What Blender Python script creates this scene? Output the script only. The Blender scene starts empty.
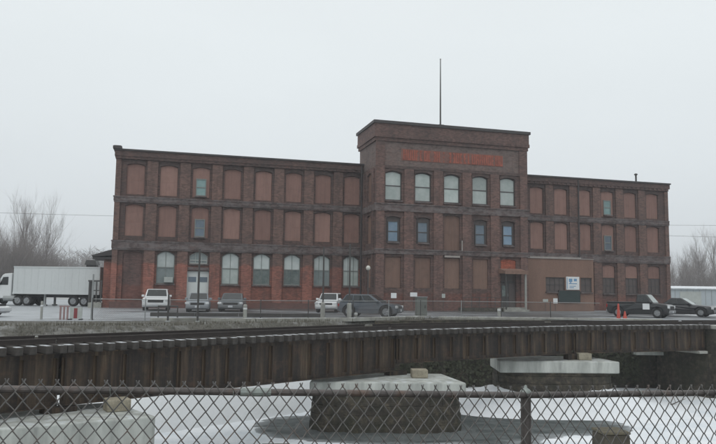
import bpy, math, random
from mathutils import Vector, Matrix

R = math.radians
scene = bpy.context.scene
COL = scene.collection
random.seed(7)

# ------------------------------------------------------------------ materials
def srgb(r, g, b):
    def f(c):
        c /= 255.0
        return c / 12.92 if c <= 0.04045 else ((c + 0.055) / 1.055) ** 2.4
    return (f(r), f(g), f(b), 1)

class NT:
    def __init__(self, name):
        self.m = bpy.data.materials.new(name)
        self.m.use_nodes = True
        self.t = self.m.node_tree
        self.b = self.t.nodes['Principled BSDF']
    def n(self, typ, **kw):
        nd = self.t.nodes.new(typ)
        for k, v in kw.items():
            if k.startswith('i_'):
                nd.inputs[k[2:].replace('_', ' ')].default_value = v
            else:
                setattr(nd, k, v)
        return nd
    def l(self, a, b):
        self.t.links.new(a, b)
    def noise(self, vec, scale, detail=4, rough=0.55):
        nd = self.n('ShaderNodeTexNoise')
        nd.inputs['Scale'].default_value = scale
        nd.inputs['Detail'].default_value = detail
        nd.inputs['Roughness'].default_value = rough
        if vec is not None:
            self.l(vec, nd.inputs['Vector'])
        return nd.outputs['Fac']
    def ramp(self, fac, stops):
        nd = self.n('ShaderNodeValToRGB')
        el = nd.color_ramp.elements
        while len(el) < len(stops):
            el.new(0.5)
        for e, (p, c) in zip(el, stops):
            e.position = p
            e.color = c if len(c) == 4 else (*c, 1)
        self.l(fac, nd.inputs['Fac'])
        return nd.outputs['Color']
    def mix(self, fac, a, b, mode='MIX'):
        nd = self.n('ShaderNodeMix', data_type='RGBA', blend_type=mode)
        for idx, v in ((0, fac), (6, a), (7, b)):
            if hasattr(v, 'default_value') and hasattr(v, 'is_output'):
                self.l(v, nd.inputs[idx])
            else:
                nd.inputs[idx].default_value = v if idx == 0 else (v if len(v) == 4 else (*v, 1))
        return nd.outputs[2]
    def math(self, op, a, b=0.0, clamp=False):
        nd = self.n('ShaderNodeMath', operation=op, use_clamp=clamp)
        for i, v in enumerate((a, b)):
            if hasattr(v, 'is_output'):
                self.l(v, nd.inputs[i])
            else:
                nd.inputs[i].default_value = v
        return nd.outputs[0]
    def obj(self):
        return self.n('ShaderNodeTexCoord').outputs['Object']
    def pos(self):
        return self.n('ShaderNodeNewGeometry').outputs['Position']
    def scale(self, vec, s):
        nd = self.n('ShaderNodeMapping')
        nd.inputs['Scale'].default_value = s
        self.l(vec, nd.inputs['Vector'])
        return nd.outputs['Vector']
    def bump(self, h, strength=0.3, dist=0.02):
        nd = self.n('ShaderNodeBump')
        nd.inputs['Strength'].default_value = strength
        nd.inputs['Distance'].default_value = dist
        self.l(h, nd.inputs['Height'])
        self.l(nd.outputs['Normal'], self.b.inputs['Normal'])
    def col(self, c):
        if hasattr(c, 'is_output'):
            self.l(c, self.b.inputs['Base Color'])
        else:
            self.b.inputs['Base Color'].default_value = c if len(c) == 4 else (*c, 1)
    def rough(self, r):
        if hasattr(r, 'is_output'):
            self.l(r, self.b.inputs['Roughness'])
        else:
            self.b.inputs['Roughness'].default_value = r

def weathered(name, c, var=0.25, scale=1.5, rough=0.8, metal=0.0, streak=False, bump=0.15, c2=None):
    """A plain coat with soft mottling, optional rain streaks."""
    k = NT(name)
    v = k.obj()
    n1 = k.noise(k.scale(v, (scale, scale, scale * (0.25 if streak else 1))), 1.0, 6, 0.6)
    n2 = k.noise(v, scale * 9, 3)
    dark = tuple(x * (1 - var) for x in c[:3])
    lite = tuple(min(1, x * (1 + var)) for x in (c2 or c)[:3])
    a = k.ramp(n1, [(0.3, dark), (0.7, lite)])
    k.col(k.mix(0.35, a, k.ramp(n2, [(0.3, dark), (0.7, lite)])))
    k.rough(rough)
    k.b.inputs['Metallic'].default_value = metal
    if bump:
        k.bump(n2, bump, 0.01)
    return k.m

def brick(name, base, base2, mortar, low=None, low_z=0.0, low2=None, stain=(0.05, 0.045, 0.045), patch=0.0, patch_c=(0.15, 0.14, 0.14)):
    k = NT(name)
    v = k.obj()
    sp = k.n('ShaderNodeSeparateXYZ'); k.l(v, sp.inputs[0])
    cb = k.n('ShaderNodeCombineXYZ')
    k.l(k.math('ADD', sp.outputs[0], sp.outputs[1]), cb.inputs[0]); k.l(sp.outputs[2], cb.inputs[1])
    bt = k.n('ShaderNodeTexBrick')
    bt.inputs['Scale'].default_value = 1.0
    bt.inputs['Brick Width'].default_value = 0.23
    bt.inputs['Row Height'].default_value = 0.08
    bt.inputs['Mortar Size'].default_value = 0.008
    bt.inputs['Color1'].default_value = (*[x * 1.35 for x in base], 1)
    bt.inputs['Color2'].default_value = (*[x * 0.72 for x in base2], 1)
    bt.inputs['Bias'].default_value = -0.1
    bt.inputs['Mortar'].default_value = (*mortar, 1)
    k.l(cb.outputs[0], bt.inputs['Vector'])
    c = bt.outputs['Color']
    nbig = k.noise(v, 0.45, 5, 0.6)
    nmid = k.noise(k.scale(v, (2.2, 2.2, 0.7)), 1.0, 5, 0.6)
    if low:
        b2 = k.n('ShaderNodeTexBrick')
        for i, val in (('Scale', 1.0), ('Brick Width', 0.23), ('Row Height', 0.08), ('Mortar Size', 0.008)):
            b2.inputs[i].default_value = val
        b2.inputs['Color1'].default_value = (*[x * 1.2 for x in low], 1)
        b2.inputs['Color2'].default_value = (*[x * 0.75 for x in (low2 or low)], 1)
        b2.inputs['Mortar'].default_value = (*[x * 0.8 for x in low], 1)
        k.l(cb.outputs[0], b2.inputs['Vector'])
        zz = k.math('ADD', sp.outputs[2], k.math('MULTIPLY', k.math('SUBTRACT', nmid, 0.5), 0.9))
        f = k.math('MULTIPLY', k.math('SUBTRACT', low_z, zz), 6.0, True)
        worn = k.ramp(nmid, [(0.3, (0.45,) * 3), (0.5, (1,) * 3)])
        f = k.math('MULTIPLY', f, worn)
        c = k.mix(f, c, b2.outputs['Color'])
    c = k.mix(k.ramp(nbig, [(0.42, (0,) * 3), (0.72, (0.6,) * 3)]), c, stain)
    c = k.mix(k.ramp(nmid, [(0.5, (0,) * 3), (0.75, (0.35,) * 3)]), c, [x * 1.5 for x in base])
    if patch:
        np_ = k.noise(k.scale(v, (1.4, 1.4, 2.6)), 1.0, 4, 0.7)
        c = k.mix(k.ramp(np_, [(0.44, (0,) * 3), (0.58, (patch,) * 3)]), c, patch_c)
    soot = k.noise(k.scale(v, (3.5, 3.5, 0.5)), 1.0, 6, 0.7)            # rain-washed soot and lime runs
    c = k.mix(k.ramp(soot, [(0.52, (0,) * 3), (0.72, (0.5,) * 3)]), c, [x * 0.4 for x in base])
    spot = k.noise(v, 2.6, 6, 0.75)
    c = k.mix(k.ramp(spot, [(0.56, (0,) * 3), (0.72, (0.45,) * 3)]), c, [min(1, x * 2.0) for x in base])
    k.col(c)
    k.rough(0.9)
    k.bump(bt.outputs['Fac'], 0.3, -0.01)
    return k.m

def snow_capped(name, c, var=0.3, rough=0.85, thr=0.45, scale=2.0, streak=True, snow=(0.72, 0.75, 0.78)):
    """Coat that carries thin patchy snow on its upward faces."""
    k = NT(name)
    v = k.obj()
    n1 = k.noise(k.scale(v, (scale, scale, scale * (0.2 if streak else 1))), 1.0, 6, 0.65)
    n2 = k.noise(v, 7.0, 4)
    base = k.ramp(n1, [(0.3, [x * (1 - var) for x in c]), (0.7, [x * (1 + var) for x in c])])
    g = k.n('ShaderNodeNewGeometry')
    sp = k.n('ShaderNodeSeparateXYZ'); k.l(g.outputs['True Normal'], sp.inputs[0])
    up = k.math('GREATER_THAN', sp.outputs[2], 0.7)
    n3 = k.noise(v, 2.7, 4)
    sn = k.ramp(n3, [(thr, (0,) * 3), (thr + 0.12, (1,) * 3)])
    f = k.math('MULTIPLY', up, sn)
    k.col(k.mix(f, base, snow))
    k.rough(rough)
    k.bump(n2, 0.25, 0.02)
    return k.m

M = {}
M['brick'] = brick('mill_brick', (0.108, 0.062, 0.053), (0.078, 0.052, 0.048), (0.095, 0.075, 0.068), low=(0.25, 0.098, 0.072), low_z=3.65, low2=(0.20, 0.085, 0.065))
M['brick_pilaster'] = brick('pilaster_brick', (0.165, 0.094, 0.076), (0.122, 0.076, 0.064), (0.13, 0.10, 0.09), low=(0.34, 0.135, 0.10), low_z=3.75, low2=(0.28, 0.115, 0.088))
M['brick_right'] = brick('right_wing_brick', (0.108, 0.062, 0.053), (0.078, 0.052, 0.048), (0.095, 0.075, 0.068), low=(0.17, 0.085, 0.07), low_z=1.3, low2=(0.14, 0.075, 0.062))
M['brick_right_pil'] = brick('right_pilaster_brick', (0.165, 0.094, 0.076), (0.122, 0.076, 0.064), (0.13, 0.10, 0.09), low=(0.21, 0.10, 0.08), low_z=1.6, low2=(0.17, 0.085, 0.068))
M['brick_tower'] = brick('tower_brick', (0.135, 0.078, 0.066), (0.095, 0.062, 0.056), (0.11, 0.085, 0.078), low=(0.20, 0.085, 0.066), low_z=1.6, low2=(0.15, 0.075, 0.06))
M['brick_tower_pil'] = brick('tower_pilaster_brick', (0.17, 0.094, 0.078), (0.122, 0.076, 0.066), (0.13, 0.10, 0.09), low=(0.18, 0.088, 0.07), low_z=1.2, low2=(0.15, 0.08, 0.065))
M['brick_dark'] = brick('dark_brick', (0.098, 0.064, 0.056), (0.074, 0.053, 0.049), (0.075, 0.062, 0.06))
M['brick_band'] = brick('band_brick', (0.115, 0.080, 0.074), (0.085, 0.064, 0.062), (0.10, 0.085, 0.083), patch=0.7, patch_c=(0.185, 0.165, 0.163))
M['brick_sign'] = brick('sign_band_brick', (0.145, 0.100, 0.088), (0.12, 0.088, 0.078), (0.14, 0.108, 0.098), patch=0.5, patch_c=(0.185, 0.150, 0.138))
M['brick_red'] = brick('red_infill_brick', (0.40, 0.10, 0.055), (0.33, 0.09, 0.05), (0.25, 0.11, 0.08))
M['brick_infill'] = brick('brown_infill_brick', (0.12, 0.068, 0.06), (0.105, 0.062, 0.056), (0.11, 0.085, 0.078), low=(0.17, 0.075, 0.06), low_z=2.0)
def board_mat(name, c):
    k = NT(name)
    v = k.obj()
    oi = k.n('ShaderNodeObjectInfo')
    st = k.noise(k.scale(v, (4.0, 4.0, 0.35)), 1.0, 6, 0.7)
    bl = k.noise(v, 1.6, 5, 0.65)
    a = k.ramp(st, [(0.28, [x * 0.80 for x in c]), (0.55, c), (0.8, [x * 1.15 for x in c])])
    a = k.mix(k.ramp(bl, [(0.50, (0,) * 3), (0.70, (0.5,) * 3)]), a, [x * 0.68 for x in c])
    a = k.mix(k.ramp(bl, [(0.22, (0.4,) * 3), (0.40, (0,) * 3)]), a, [x * 1.3 for x in c])
    vary = k.ramp(oi.outputs['Random'], [(0.0, (0.82, 0.80, 0.80)), (0.5, (1, 1, 1)), (1.0, (1.12, 1.14, 1.14))])
    k.col(k.mix(1.0, a, vary, 'MULTIPLY'))
    k.rough(0.75)
    k.bump(st, 0.2, 0.01)
    return k.m
M['board'] = board_mat('painted_board', (0.275, 0.158, 0.130))
M['board_tower'] = board_mat('painted_board_brown', (0.222, 0.136, 0.104))
M['annex_paint'] = weathered('annex_paint', (0.215, 0.130, 0.098), 0.2, 0.9, 0.8, streak=True, bump=0.05)
M['annex_dark'] = weathered('annex_window_board', (0.10, 0.082, 0.078), 0.15, 0.8, 0.7, streak=True)
M['coping'] = weathered('pale_coping', (0.33, 0.30, 0.28), 0.2, 2, 0.8)
M['roofing'] = snow_capped('roofing', (0.07, 0.07, 0.075), thr=0.35)
M['dark_trim'] = weathered('dark_trim', (0.055, 0.05, 0.05), 0.2, 2, 0.7)
M['letter_band'] = weathered('faded_sign_paint', (0.185, 0.092, 0.074), 0.35, 1.2, 0.85)
M['letter_red'] = weathered('letter_red', (0.30, 0.092, 0.062), 0.45, 2.2, 0.85)
M['frame_pale'] = weathered('pale_frame', (0.42, 0.45, 0.43), 0.15, 2, 0.6)
M['frame_grey'] = weathered('grey_frame', (0.20, 0.22, 0.21), 0.15, 2, 0.6)
M['frame_dark'] = weathered('dark_frame', (0.07, 0.065, 0.065), 0.2, 2, 0.6)

def glazing(name, c, c2, rough=0.12, scale=1.3):
    k = NT(name)
    v = k.obj()
    n = k.noise(v, scale, 3, 0.6)
    oi = k.n('ShaderNodeObjectInfo')
    vary = k.ramp(oi.outputs['Random'], [(0.0, (0.72,) * 3), (0.5, (1,) * 3), (1.0, (1.2,) * 3)])
    k.col(k.mix(1.0, k.ramp(n, [(0.35, c), (0.65, c2)]), vary, 'MULTIPLY'))
    k.rough(rough)
    k.b.inputs['Specular IOR Level'].default_value = 0.6
    return k.m
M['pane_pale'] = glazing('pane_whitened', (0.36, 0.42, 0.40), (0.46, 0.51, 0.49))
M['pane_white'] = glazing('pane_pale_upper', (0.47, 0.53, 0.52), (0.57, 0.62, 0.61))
M['pane_grey'] = glazing('pane_grey', (0.16, 0.20, 0.20), (0.24, 0.28, 0.28))
M['pane_blue'] = glazing('pane_blue', (0.17, 0.27, 0.38), (0.24, 0.34, 0.44))
M['pane_dim'] = glazing('pane_dim', (0.08, 0.115, 0.11), (0.16, 0.19, 0.18), scale=3.0)
M['pane_teal'] = glazing('pane_teal', (0.17, 0.29, 0.29), (0.24, 0.36, 0.35))
M['pane_slate'] = glazing('pane_slate', (0.10, 0.14, 0.18), (0.14, 0.18, 0.22))
M['car_glass'] = glazing('car_glass', (0.012, 0.015, 0.016), (0.02, 0.024, 0.025), 0.06)
M['car_glass_frost'] = glazing('frosted_car_glass', (0.28, 0.33, 0.32), (0.42, 0.46, 0.45), 0.35, 2.5)
M['white_door'] = weathered('white_door_paint', (0.62, 0.66, 0.65), 0.06, 1, 0.5)

def car_paint(name, c, rough=0.28, dirt=(0.16, 0.155, 0.15)):
    k = NT(name)
    v = k.obj()
    sp = k.n('ShaderNodeSeparateXYZ'); k.l(v, sp.inputs[0])
    n = k.noise(v, 2.5, 5, 0.6)
    h = k.math('ADD', sp.outputs[2], k.math('MULTIPLY', n, 0.5))
    f = k.ramp(h, [(0.45, (0.65,) * 3), (0.95, (0.06,) * 3)])       # road salt on the lower panels
    k.col(k.mix(f, c, dirt))
    k.rough(k.ramp(h, [(0.4, (0.7,) * 3), (0.9, (rough,) * 3)]))
    k.b.inputs['Coat Weight'].default_value = 0.3
    return k.m
P_WHITE = car_paint('white_car_paint', (0.72, 0.74, 0.75), dirt=(0.4, 0.4, 0.4))
P_SILVER = car_paint('silver_car_paint', (0.26, 0.29, 0.32))
P_GREY = car_paint('grey_car_paint', (0.13, 0.15, 0.165))
P_NAVY = car_paint('slate_car_paint', (0.045, 0.06, 0.078), dirt=(0.13, 0.135, 0.14))
P_BLACK = car_paint('black_car_paint', (0.009, 0.010, 0.012), dirt=(0.022, 0.022, 0.023))
P_CHAR = car_paint('charcoal_car_paint', (0.016, 0.018, 0.022), dirt=(0.035, 0.035, 0.036))
M['tyre'] = weathered('tyre_rubber', (0.02, 0.02, 0.021), 0.3, 4, 0.9)
M['rim'] = weathered('rim_metal', (0.28, 0.29, 0.30), 0.2, 5, 0.4, 0.5)
M['lamp_glass'] = glazing('headlamp_glass', (0.55, 0.57, 0.58), (0.7, 0.72, 0.73), 0.1)
M['tail_red'] = glazing('tail_lamp', (0.25, 0.012, 0.01), (0.3, 0.02, 0.015), 0.15)
M['amber'] = glazing('marker_lamp', (0.55, 0.42, 0.2), (0.6, 0.46, 0.22), 0.2)
M['plastic'] = weathered('black_plastic', (0.025, 0.025, 0.027), 0.2, 3, 0.6)
M['plate'] = weathered('number_plate', (0.55, 0.57, 0.6), 0.1, 6, 0.5)
M['truck_white'] = weathered('truck_white', (0.66, 0.68, 0.68), 0.06, 0.7, 0.45, streak=True, bump=0.0)
M['trailer_white'] = weathered('trailer_white', (0.58, 0.61, 0.61), 0.07, 0.6, 0.55, streak=True, bump=0.0)
M['steel_grey'] = weathered('galvanised_steel', (0.30, 0.315, 0.315), 0.2, 3, 0.5, 0.35)
M['pole_dark'] = weathered('dark_pole_paint', (0.06, 0.058, 0.056), 0.25, 3, 0.6)
M['bollard'] = weathered('bollard_paint', (0.33, 0.335, 0.31), 0.2, 4, 0.7)
M['white_sign'] = weathered('white_sign_paint', (0.74, 0.76, 0.77), 0.05, 3, 0.5, bump=0)
M['sign_blue'] = weathered('sign_blue', (0.16, 0.32, 0.50), 0.12, 6, 0.5, bump=0)
M['sign_green'] = weathered('sign_dark_green', (0.018, 0.035, 0.034), 0.2, 2, 0.5, bump=0)
M['orange'] = weathered('orange_plastic', (0.50, 0.085, 0.06), 0.15, 6, 0.6, bump=0)
M['red_sign'] = weathered('red_sign_paint', (0.24, 0.05, 0.055), 0.15, 6, 0.6, bump=0)
M['pink_stripe'] = weathered('faded_red_stripe', (0.30, 0.20, 0.195), 0.15, 6, 0.6, bump=0)
M['cabinet'] = weathered('cabinet_paint', (0.125, 0.135, 0.12), 0.12, 2, 0.6)
M['globe'] = weathered('white_globe', (0.58, 0.58, 0.53), 0.04, 4, 0.3, bump=0)
M['timber_dark'] = snow_capped('dark_timber', (0.05, 0.047, 0.045), thr=0.62)
M['kerb'] = snow_capped('kerb_concrete', (0.31, 0.31, 0.28), thr=0.5, streak=False)
M['bark'] = weathered('bark', (0.12, 0.106, 0.097), 0.3, 2, 0.9, bump=0)
M['twig'] = weathered('twig', (0.19, 0.165, 0.155), 0.2, 1, 0.9, bump=0)
def stone_mat(name):
    k = NT(name)
    v = k.obj()
    a = k.noise(v, 3.2, 6, 0.7); b = k.noise(v, 0.9, 5, 0.65); c3 = k.noise(k.scale(v, (3, 3, 0.6)), 1.0, 5, 0.7); f = k.noise(v, 22, 4, 0.7)
    c = k.ramp(a, [(0.3, (0.018, 0.015, 0.012)), (0.48, (0.045, 0.038, 0.029)), (0.62, (0.095, 0.080, 0.056)), (0.76, (0.16, 0.142, 0.108))])
    c = k.mix(k.ramp(b, [(0.45, (0,) * 3), (0.62, (0.6,) * 3)]), c, (0.030, 0.033, 0.019))
    c = k.mix(k.ramp(c3, [(0.58, (0,) * 3), (0.75, (0.55,) * 3)]), c, (0.115, 0.112, 0.10))
    k.col(c); k.rough(0.85); k.bump(k.math('ADD', f, k.math('MULTIPLY', a, 2.0)), 0.8, 0.04)
    return k.m
M['stone_dark'] = stone_mat('wet_pier_stone')
M['concrete'] = snow_capped('cap_concrete', (0.38, 0.395, 0.37), 0.34, thr=0.5, scale=2.2, snow=(0.50, 0.53, 0.53))
M['bearing'] = weathered('bearing_concrete', (0.29, 0.262, 0.20), 0.5, 3, 0.85)
M['drift'] = weathered('drift_snow', (0.80, 0.83, 0.86), 0.08, 0.6, 0.9, bump=0.2)
M['collar'] = weathered('dark_slush_ice', (0.085, 0.095, 0.095), 0.6, 1.4, 0.7, bump=0.5)
M['pile'] = weathered('mossy_pile', (0.055, 0.047, 0.034), 0.5, 4, 0.9, bump=0.5)
M['pile_top'] = weathered('pile_top', (0.10, 0.088, 0.058), 0.5, 5, 0.9, bump=0.5)
def sleeper_mat():
    k = NT('sleeper_timber')
    v = k.obj()
    sp = k.n('ShaderNodeSeparateXYZ'); k.l(v, sp.inputs[0])
    n1 = k.noise(k.scale(v, (9, 1.2, 9)), 1.0, 5, 0.6)
    base = k.ramp(n1, [(0.3, (0.024, 0.021, 0.019)), (0.7, (0.06, 0.053, 0.047))])
    g = k.n('ShaderNodeNewGeometry')
    s2 = k.n('ShaderNodeSeparateXYZ'); k.l(g.outputs['True Normal'], s2.inputs[0])
    oi = k.n('ShaderNodeObjectInfo')
    n3 = k.noise(k.pos(), 3.1, 4)
    up = k.math('GREATER_THAN', s2.outputs[2], 0.4)
    # wind-blown snow lies on the outer ends only, differing from sleeper to sleeper
    end = k.math('LESS_THAN', sp.outputs[1], k.math('ADD', 0.10, k.math('MULTIPLY', oi.outputs['Random'], 0.35)))
    f = k.math('MULTIPLY', k.math('MULTIPLY', up, end), k.ramp(n3, [(0.36, (0.15,) * 3), (0.5, (1,) * 3)]))
    k.col(k.mix(f, base, (0.50, 0.52, 0.54)))
    k.rough(0.85)
    k.bump(n1, 0.3, 0.01)
    return k.m
M['sleeper'] = sleeper_mat()
M['rail'] = weathered('rusty_rail', (0.05, 0.04, 0.036), 0.3, 4, 0.6, 0.3)
M['ballast_edge'] = snow_capped('guard_timber', (0.17, 0.16, 0.13), 0.3, thr=0.5)

def rust(name):
    k = NT(name)
    v = k.obj()
    g = k.n('ShaderNodeNewGeometry')
    sp = k.n('ShaderNodeSeparateXYZ'); k.l(v, sp.inputs[0])
    cell = k.n('ShaderNodeTexWhiteNoise', noise_dimensions='1D')           # every web plate weathered differently
    k.l(k.math('FLOOR', k.math('DIVIDE', sp.outputs[0], 0.92)), cell.inputs['W'])
    st = k.noise(k.scale(v, (5.5, 5.5, 0.30)), 1.0, 6, 0.7)                # run-down streaks
    bl = k.noise(v, 2.3, 6, 0.7)                                           # flaking patches
    fine = k.noise(v, 16, 4, 0.7)
    c = k.ramp(st, [(0.30, (0.010, 0.008, 0.007)), (0.45, (0.028, 0.019, 0.014)), (0.56, (0.072, 0.047, 0.028)), (0.72, (0.155, 0.118, 0.074))])
    c = k.mix(k.math('MULTIPLY', k.ramp(cell.outputs['Value'], [(0.3, (0,) * 3), (0.7, (0.75,) * 3)]), k.ramp(bl, [(0.35, (1,) * 3), (0.62, (0.35,) * 3)])), c, (0.011, 0.0095, 0.009))
    c = k.mix(k.ramp(bl, [(0.54, (0,) * 3), (0.70, (0.7,) * 3)]), c, (0.084, 0.046, 0.027))
    c = k.mix(k.ramp(fine, [(0.5, (0,) * 3), (0.8, (0.4,) * 3)]), c, (0.055, 0.042, 0.033))
    k.col(c)
    k.rough(0.8)
    k.bump(fine, 0.5, 0.012)
    return k.m
M['rust'] = rust('rusted_plate')
def wire_mat(name, c):
    k = NT(name)
    v = k.obj()
    n = k.noise(v, 3.2, 6, 0.7)
    k.col(k.ramp(n, [(0.35, [x * 0.55 for x in c]), (0.55, c), (0.72, (0.17, 0.105, 0.075))]))
    k.rough(0.55)
    k.b.inputs['Metallic'].default_value = 0.35
    return k.m
M['wire'] = wire_mat('fence_wire', (0.19, 0.185, 0.18))
M['fence_rail'] = wire_mat('fence_rail_steel', (0.15, 0.135, 0.13))
M['sleeve'] = wire_mat('fence_sleeve', (0.36, 0.40, 0.38))

def asphalt():
    k = NT('wet_asphalt')
    p = k.pos()
    big = k.noise(k.scale(p, (0.12, 0.30, 1)), 1.0, 5, 0.6)
    mid = k.noise(k.scale(p, (0.5, 1.6, 1)), 1.0, 5, 0.65)
    fine = k.noise(p, 30, 3)
    c = k.ramp(mid, [(0.35, (0.055, 0.058, 0.062)), (0.65, (0.10, 0.105, 0.11))])
    s = k.math('ADD', k.math('MULTIPLY', big, 0.6), k.math('MULTIPLY', mid, 0.4))
    sx_ = k.n('ShaderNodeSeparateXYZ'); k.l(p, sx_.inputs[0])
    s = k.math('ADD', s, k.math('MULTIPLY', k.math('SUBTRACT', -9.0, sx_.outputs[0]), 0.013, True))   # the left end was not cleared
    f = k.ramp(s, [(0.47, (0,) * 3), (0.60, (0.8,) * 3)])
    c = k.mix(f, c, (0.48, 0.51, 0.54))
    tr = k.n('ShaderNodeTexWave', wave_type='BANDS', bands_direction='Y')
    tr.inputs['Scale'].default_value = 0.33; tr.inputs['Distortion'].default_value = 5.0; tr.inputs['Detail'].default_value = 3; tr.inputs['Detail Scale'].default_value = 0.4
    k.l(k.scale(p, (0.25, 1, 1)), tr.inputs['Vector'])
    c = k.mix(k.ramp(tr.outputs['Fac'], [(0.78, (0,) * 3), (0.92, (0.55,) * 3)]), c, (0.07, 0.074, 0.08))
    k.col(c)
    k.rough(k.ramp(big, [(0.35, (0.28,) * 3), (0.6, (0.6,) * 3)]))
    k.bump(fine, 0.2, 0.01)
    return k.m
M['asphalt'] = asphalt()

def terrain_mat():
    k = NT('dead_grass_and_snow')
    p = k.pos()
    n = k.noise(k.scale(p, (0.5, 0.9, 0.9)), 1.0, 6, 0.65)
    f = k.noise(p, 9, 5, 0.7)
    n2 = k.noise(p, 0.9, 5, 0.6)
    g = k.ramp(f, [(0.3, (0.045, 0.042, 0.034)), (0.55, (0.10, 0.095, 0.078)), (0.75, (0.165, 0.157, 0.135))])
    sp = k.n('ShaderNodeSeparateXYZ'); k.l(p, sp.inputs[0])
    low = k.math('MULTIPLY', k.math('SUBTRACT', -1.9, k.math('ADD', sp.outputs[2], k.math('SUBTRACT', n2, 0.5))), 3.0, True)
    spot = k.ramp(n, [(0.50, (0.02,) * 3), (0.68, (0.25,) * 3)])
    far = k.math('MULTIPLY', k.math('SUBTRACT', sp.outputs[1], 70.0), 0.02, True)
    sn = k.math('MAXIMUM', k.math('MAXIMUM', low, spot), k.math('MULTIPLY', far, 0.55))
    k.col(k.mix(sn, g, (0.84, 0.87, 0.89)))
    k.rough(0.95)
    k.bump(f, 0.6, 0.05)
    return k.m
M['terrain'] = terrain_mat()

def ice_mat(patches):
    k = NT('snowy_river_ice')
    p = k.pos()
    n = k.noise(k.scale(p, (0.35, 0.6, 1)), 1.0, 5, 0.6)
    n2 = k.noise(k.scale(p, (0.9, 1.6, 1)), 1.0, 6, 0.65)
    sp = k.n('ShaderNodeSeparateXYZ'); k.l(p, sp.inputs[0])
    best = None
    for (x, y, rx, ry) in patches:
        dx = k.math('DIVIDE', k.math('SUBTRACT', sp.outputs[0], x), rx)
        dy = k.math('DIVIDE', k.math('SUBTRACT', sp.outputs[1], y), ry)
        d = k.math('ADD', k.math('MULTIPLY', dx, dx), k.math('MULTIPLY', dy, dy))
        d = k.math('SQRT', d)
        best = d if best is None else k.math('MINIMUM', best, d)
    n3 = k.noise(k.scale(p, (2.6, 4.0, 1)), 1.0, 5, 0.7)
    best = k.math('ADD', best, k.math('ADD', k.math('MULTIPLY', k.math('SUBTRACT', n2, 0.5), 0.55), k.math('MULTIPLY', k.math('SUBTRACT', n3, 0.5), 0.25)))
    wet = k.ramp(best, [(0.70, (1,) * 3), (0.98, (0.72,) * 3), (1.06, (0,) * 3)])
    snow = k.ramp(n, [(0.32, (0.68, 0.735, 0.78)), (0.6, (0.85, 0.875, 0.90))])
    thin = k.ramp(n2, [(0.58, (0,) * 3), (0.78, (0.5,) * 3)])                   # wind-scoured thin places
    snow = k.mix(thin, snow, (0.50, 0.55, 0.58))
    slush = k.ramp(n2, [(0.35, (0.05, 0.06, 0.06)), (0.58, (0.115, 0.13, 0.13)), (0.78, (0.22, 0.24, 0.245))])
    k.col(k.mix(wet, snow, slush))
    k.rough(k.ramp(wet, [(0.0, (0.9,) * 3), (1.0, (0.7,) * 3)]))
    k.b.inputs['Specular IOR Level'].default_value = 0.25
    k.bump(k.math('ADD', n2, k.math('MULTIPLY', n3, 0.4)), 0.6, 0.12)
    return k.m

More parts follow.
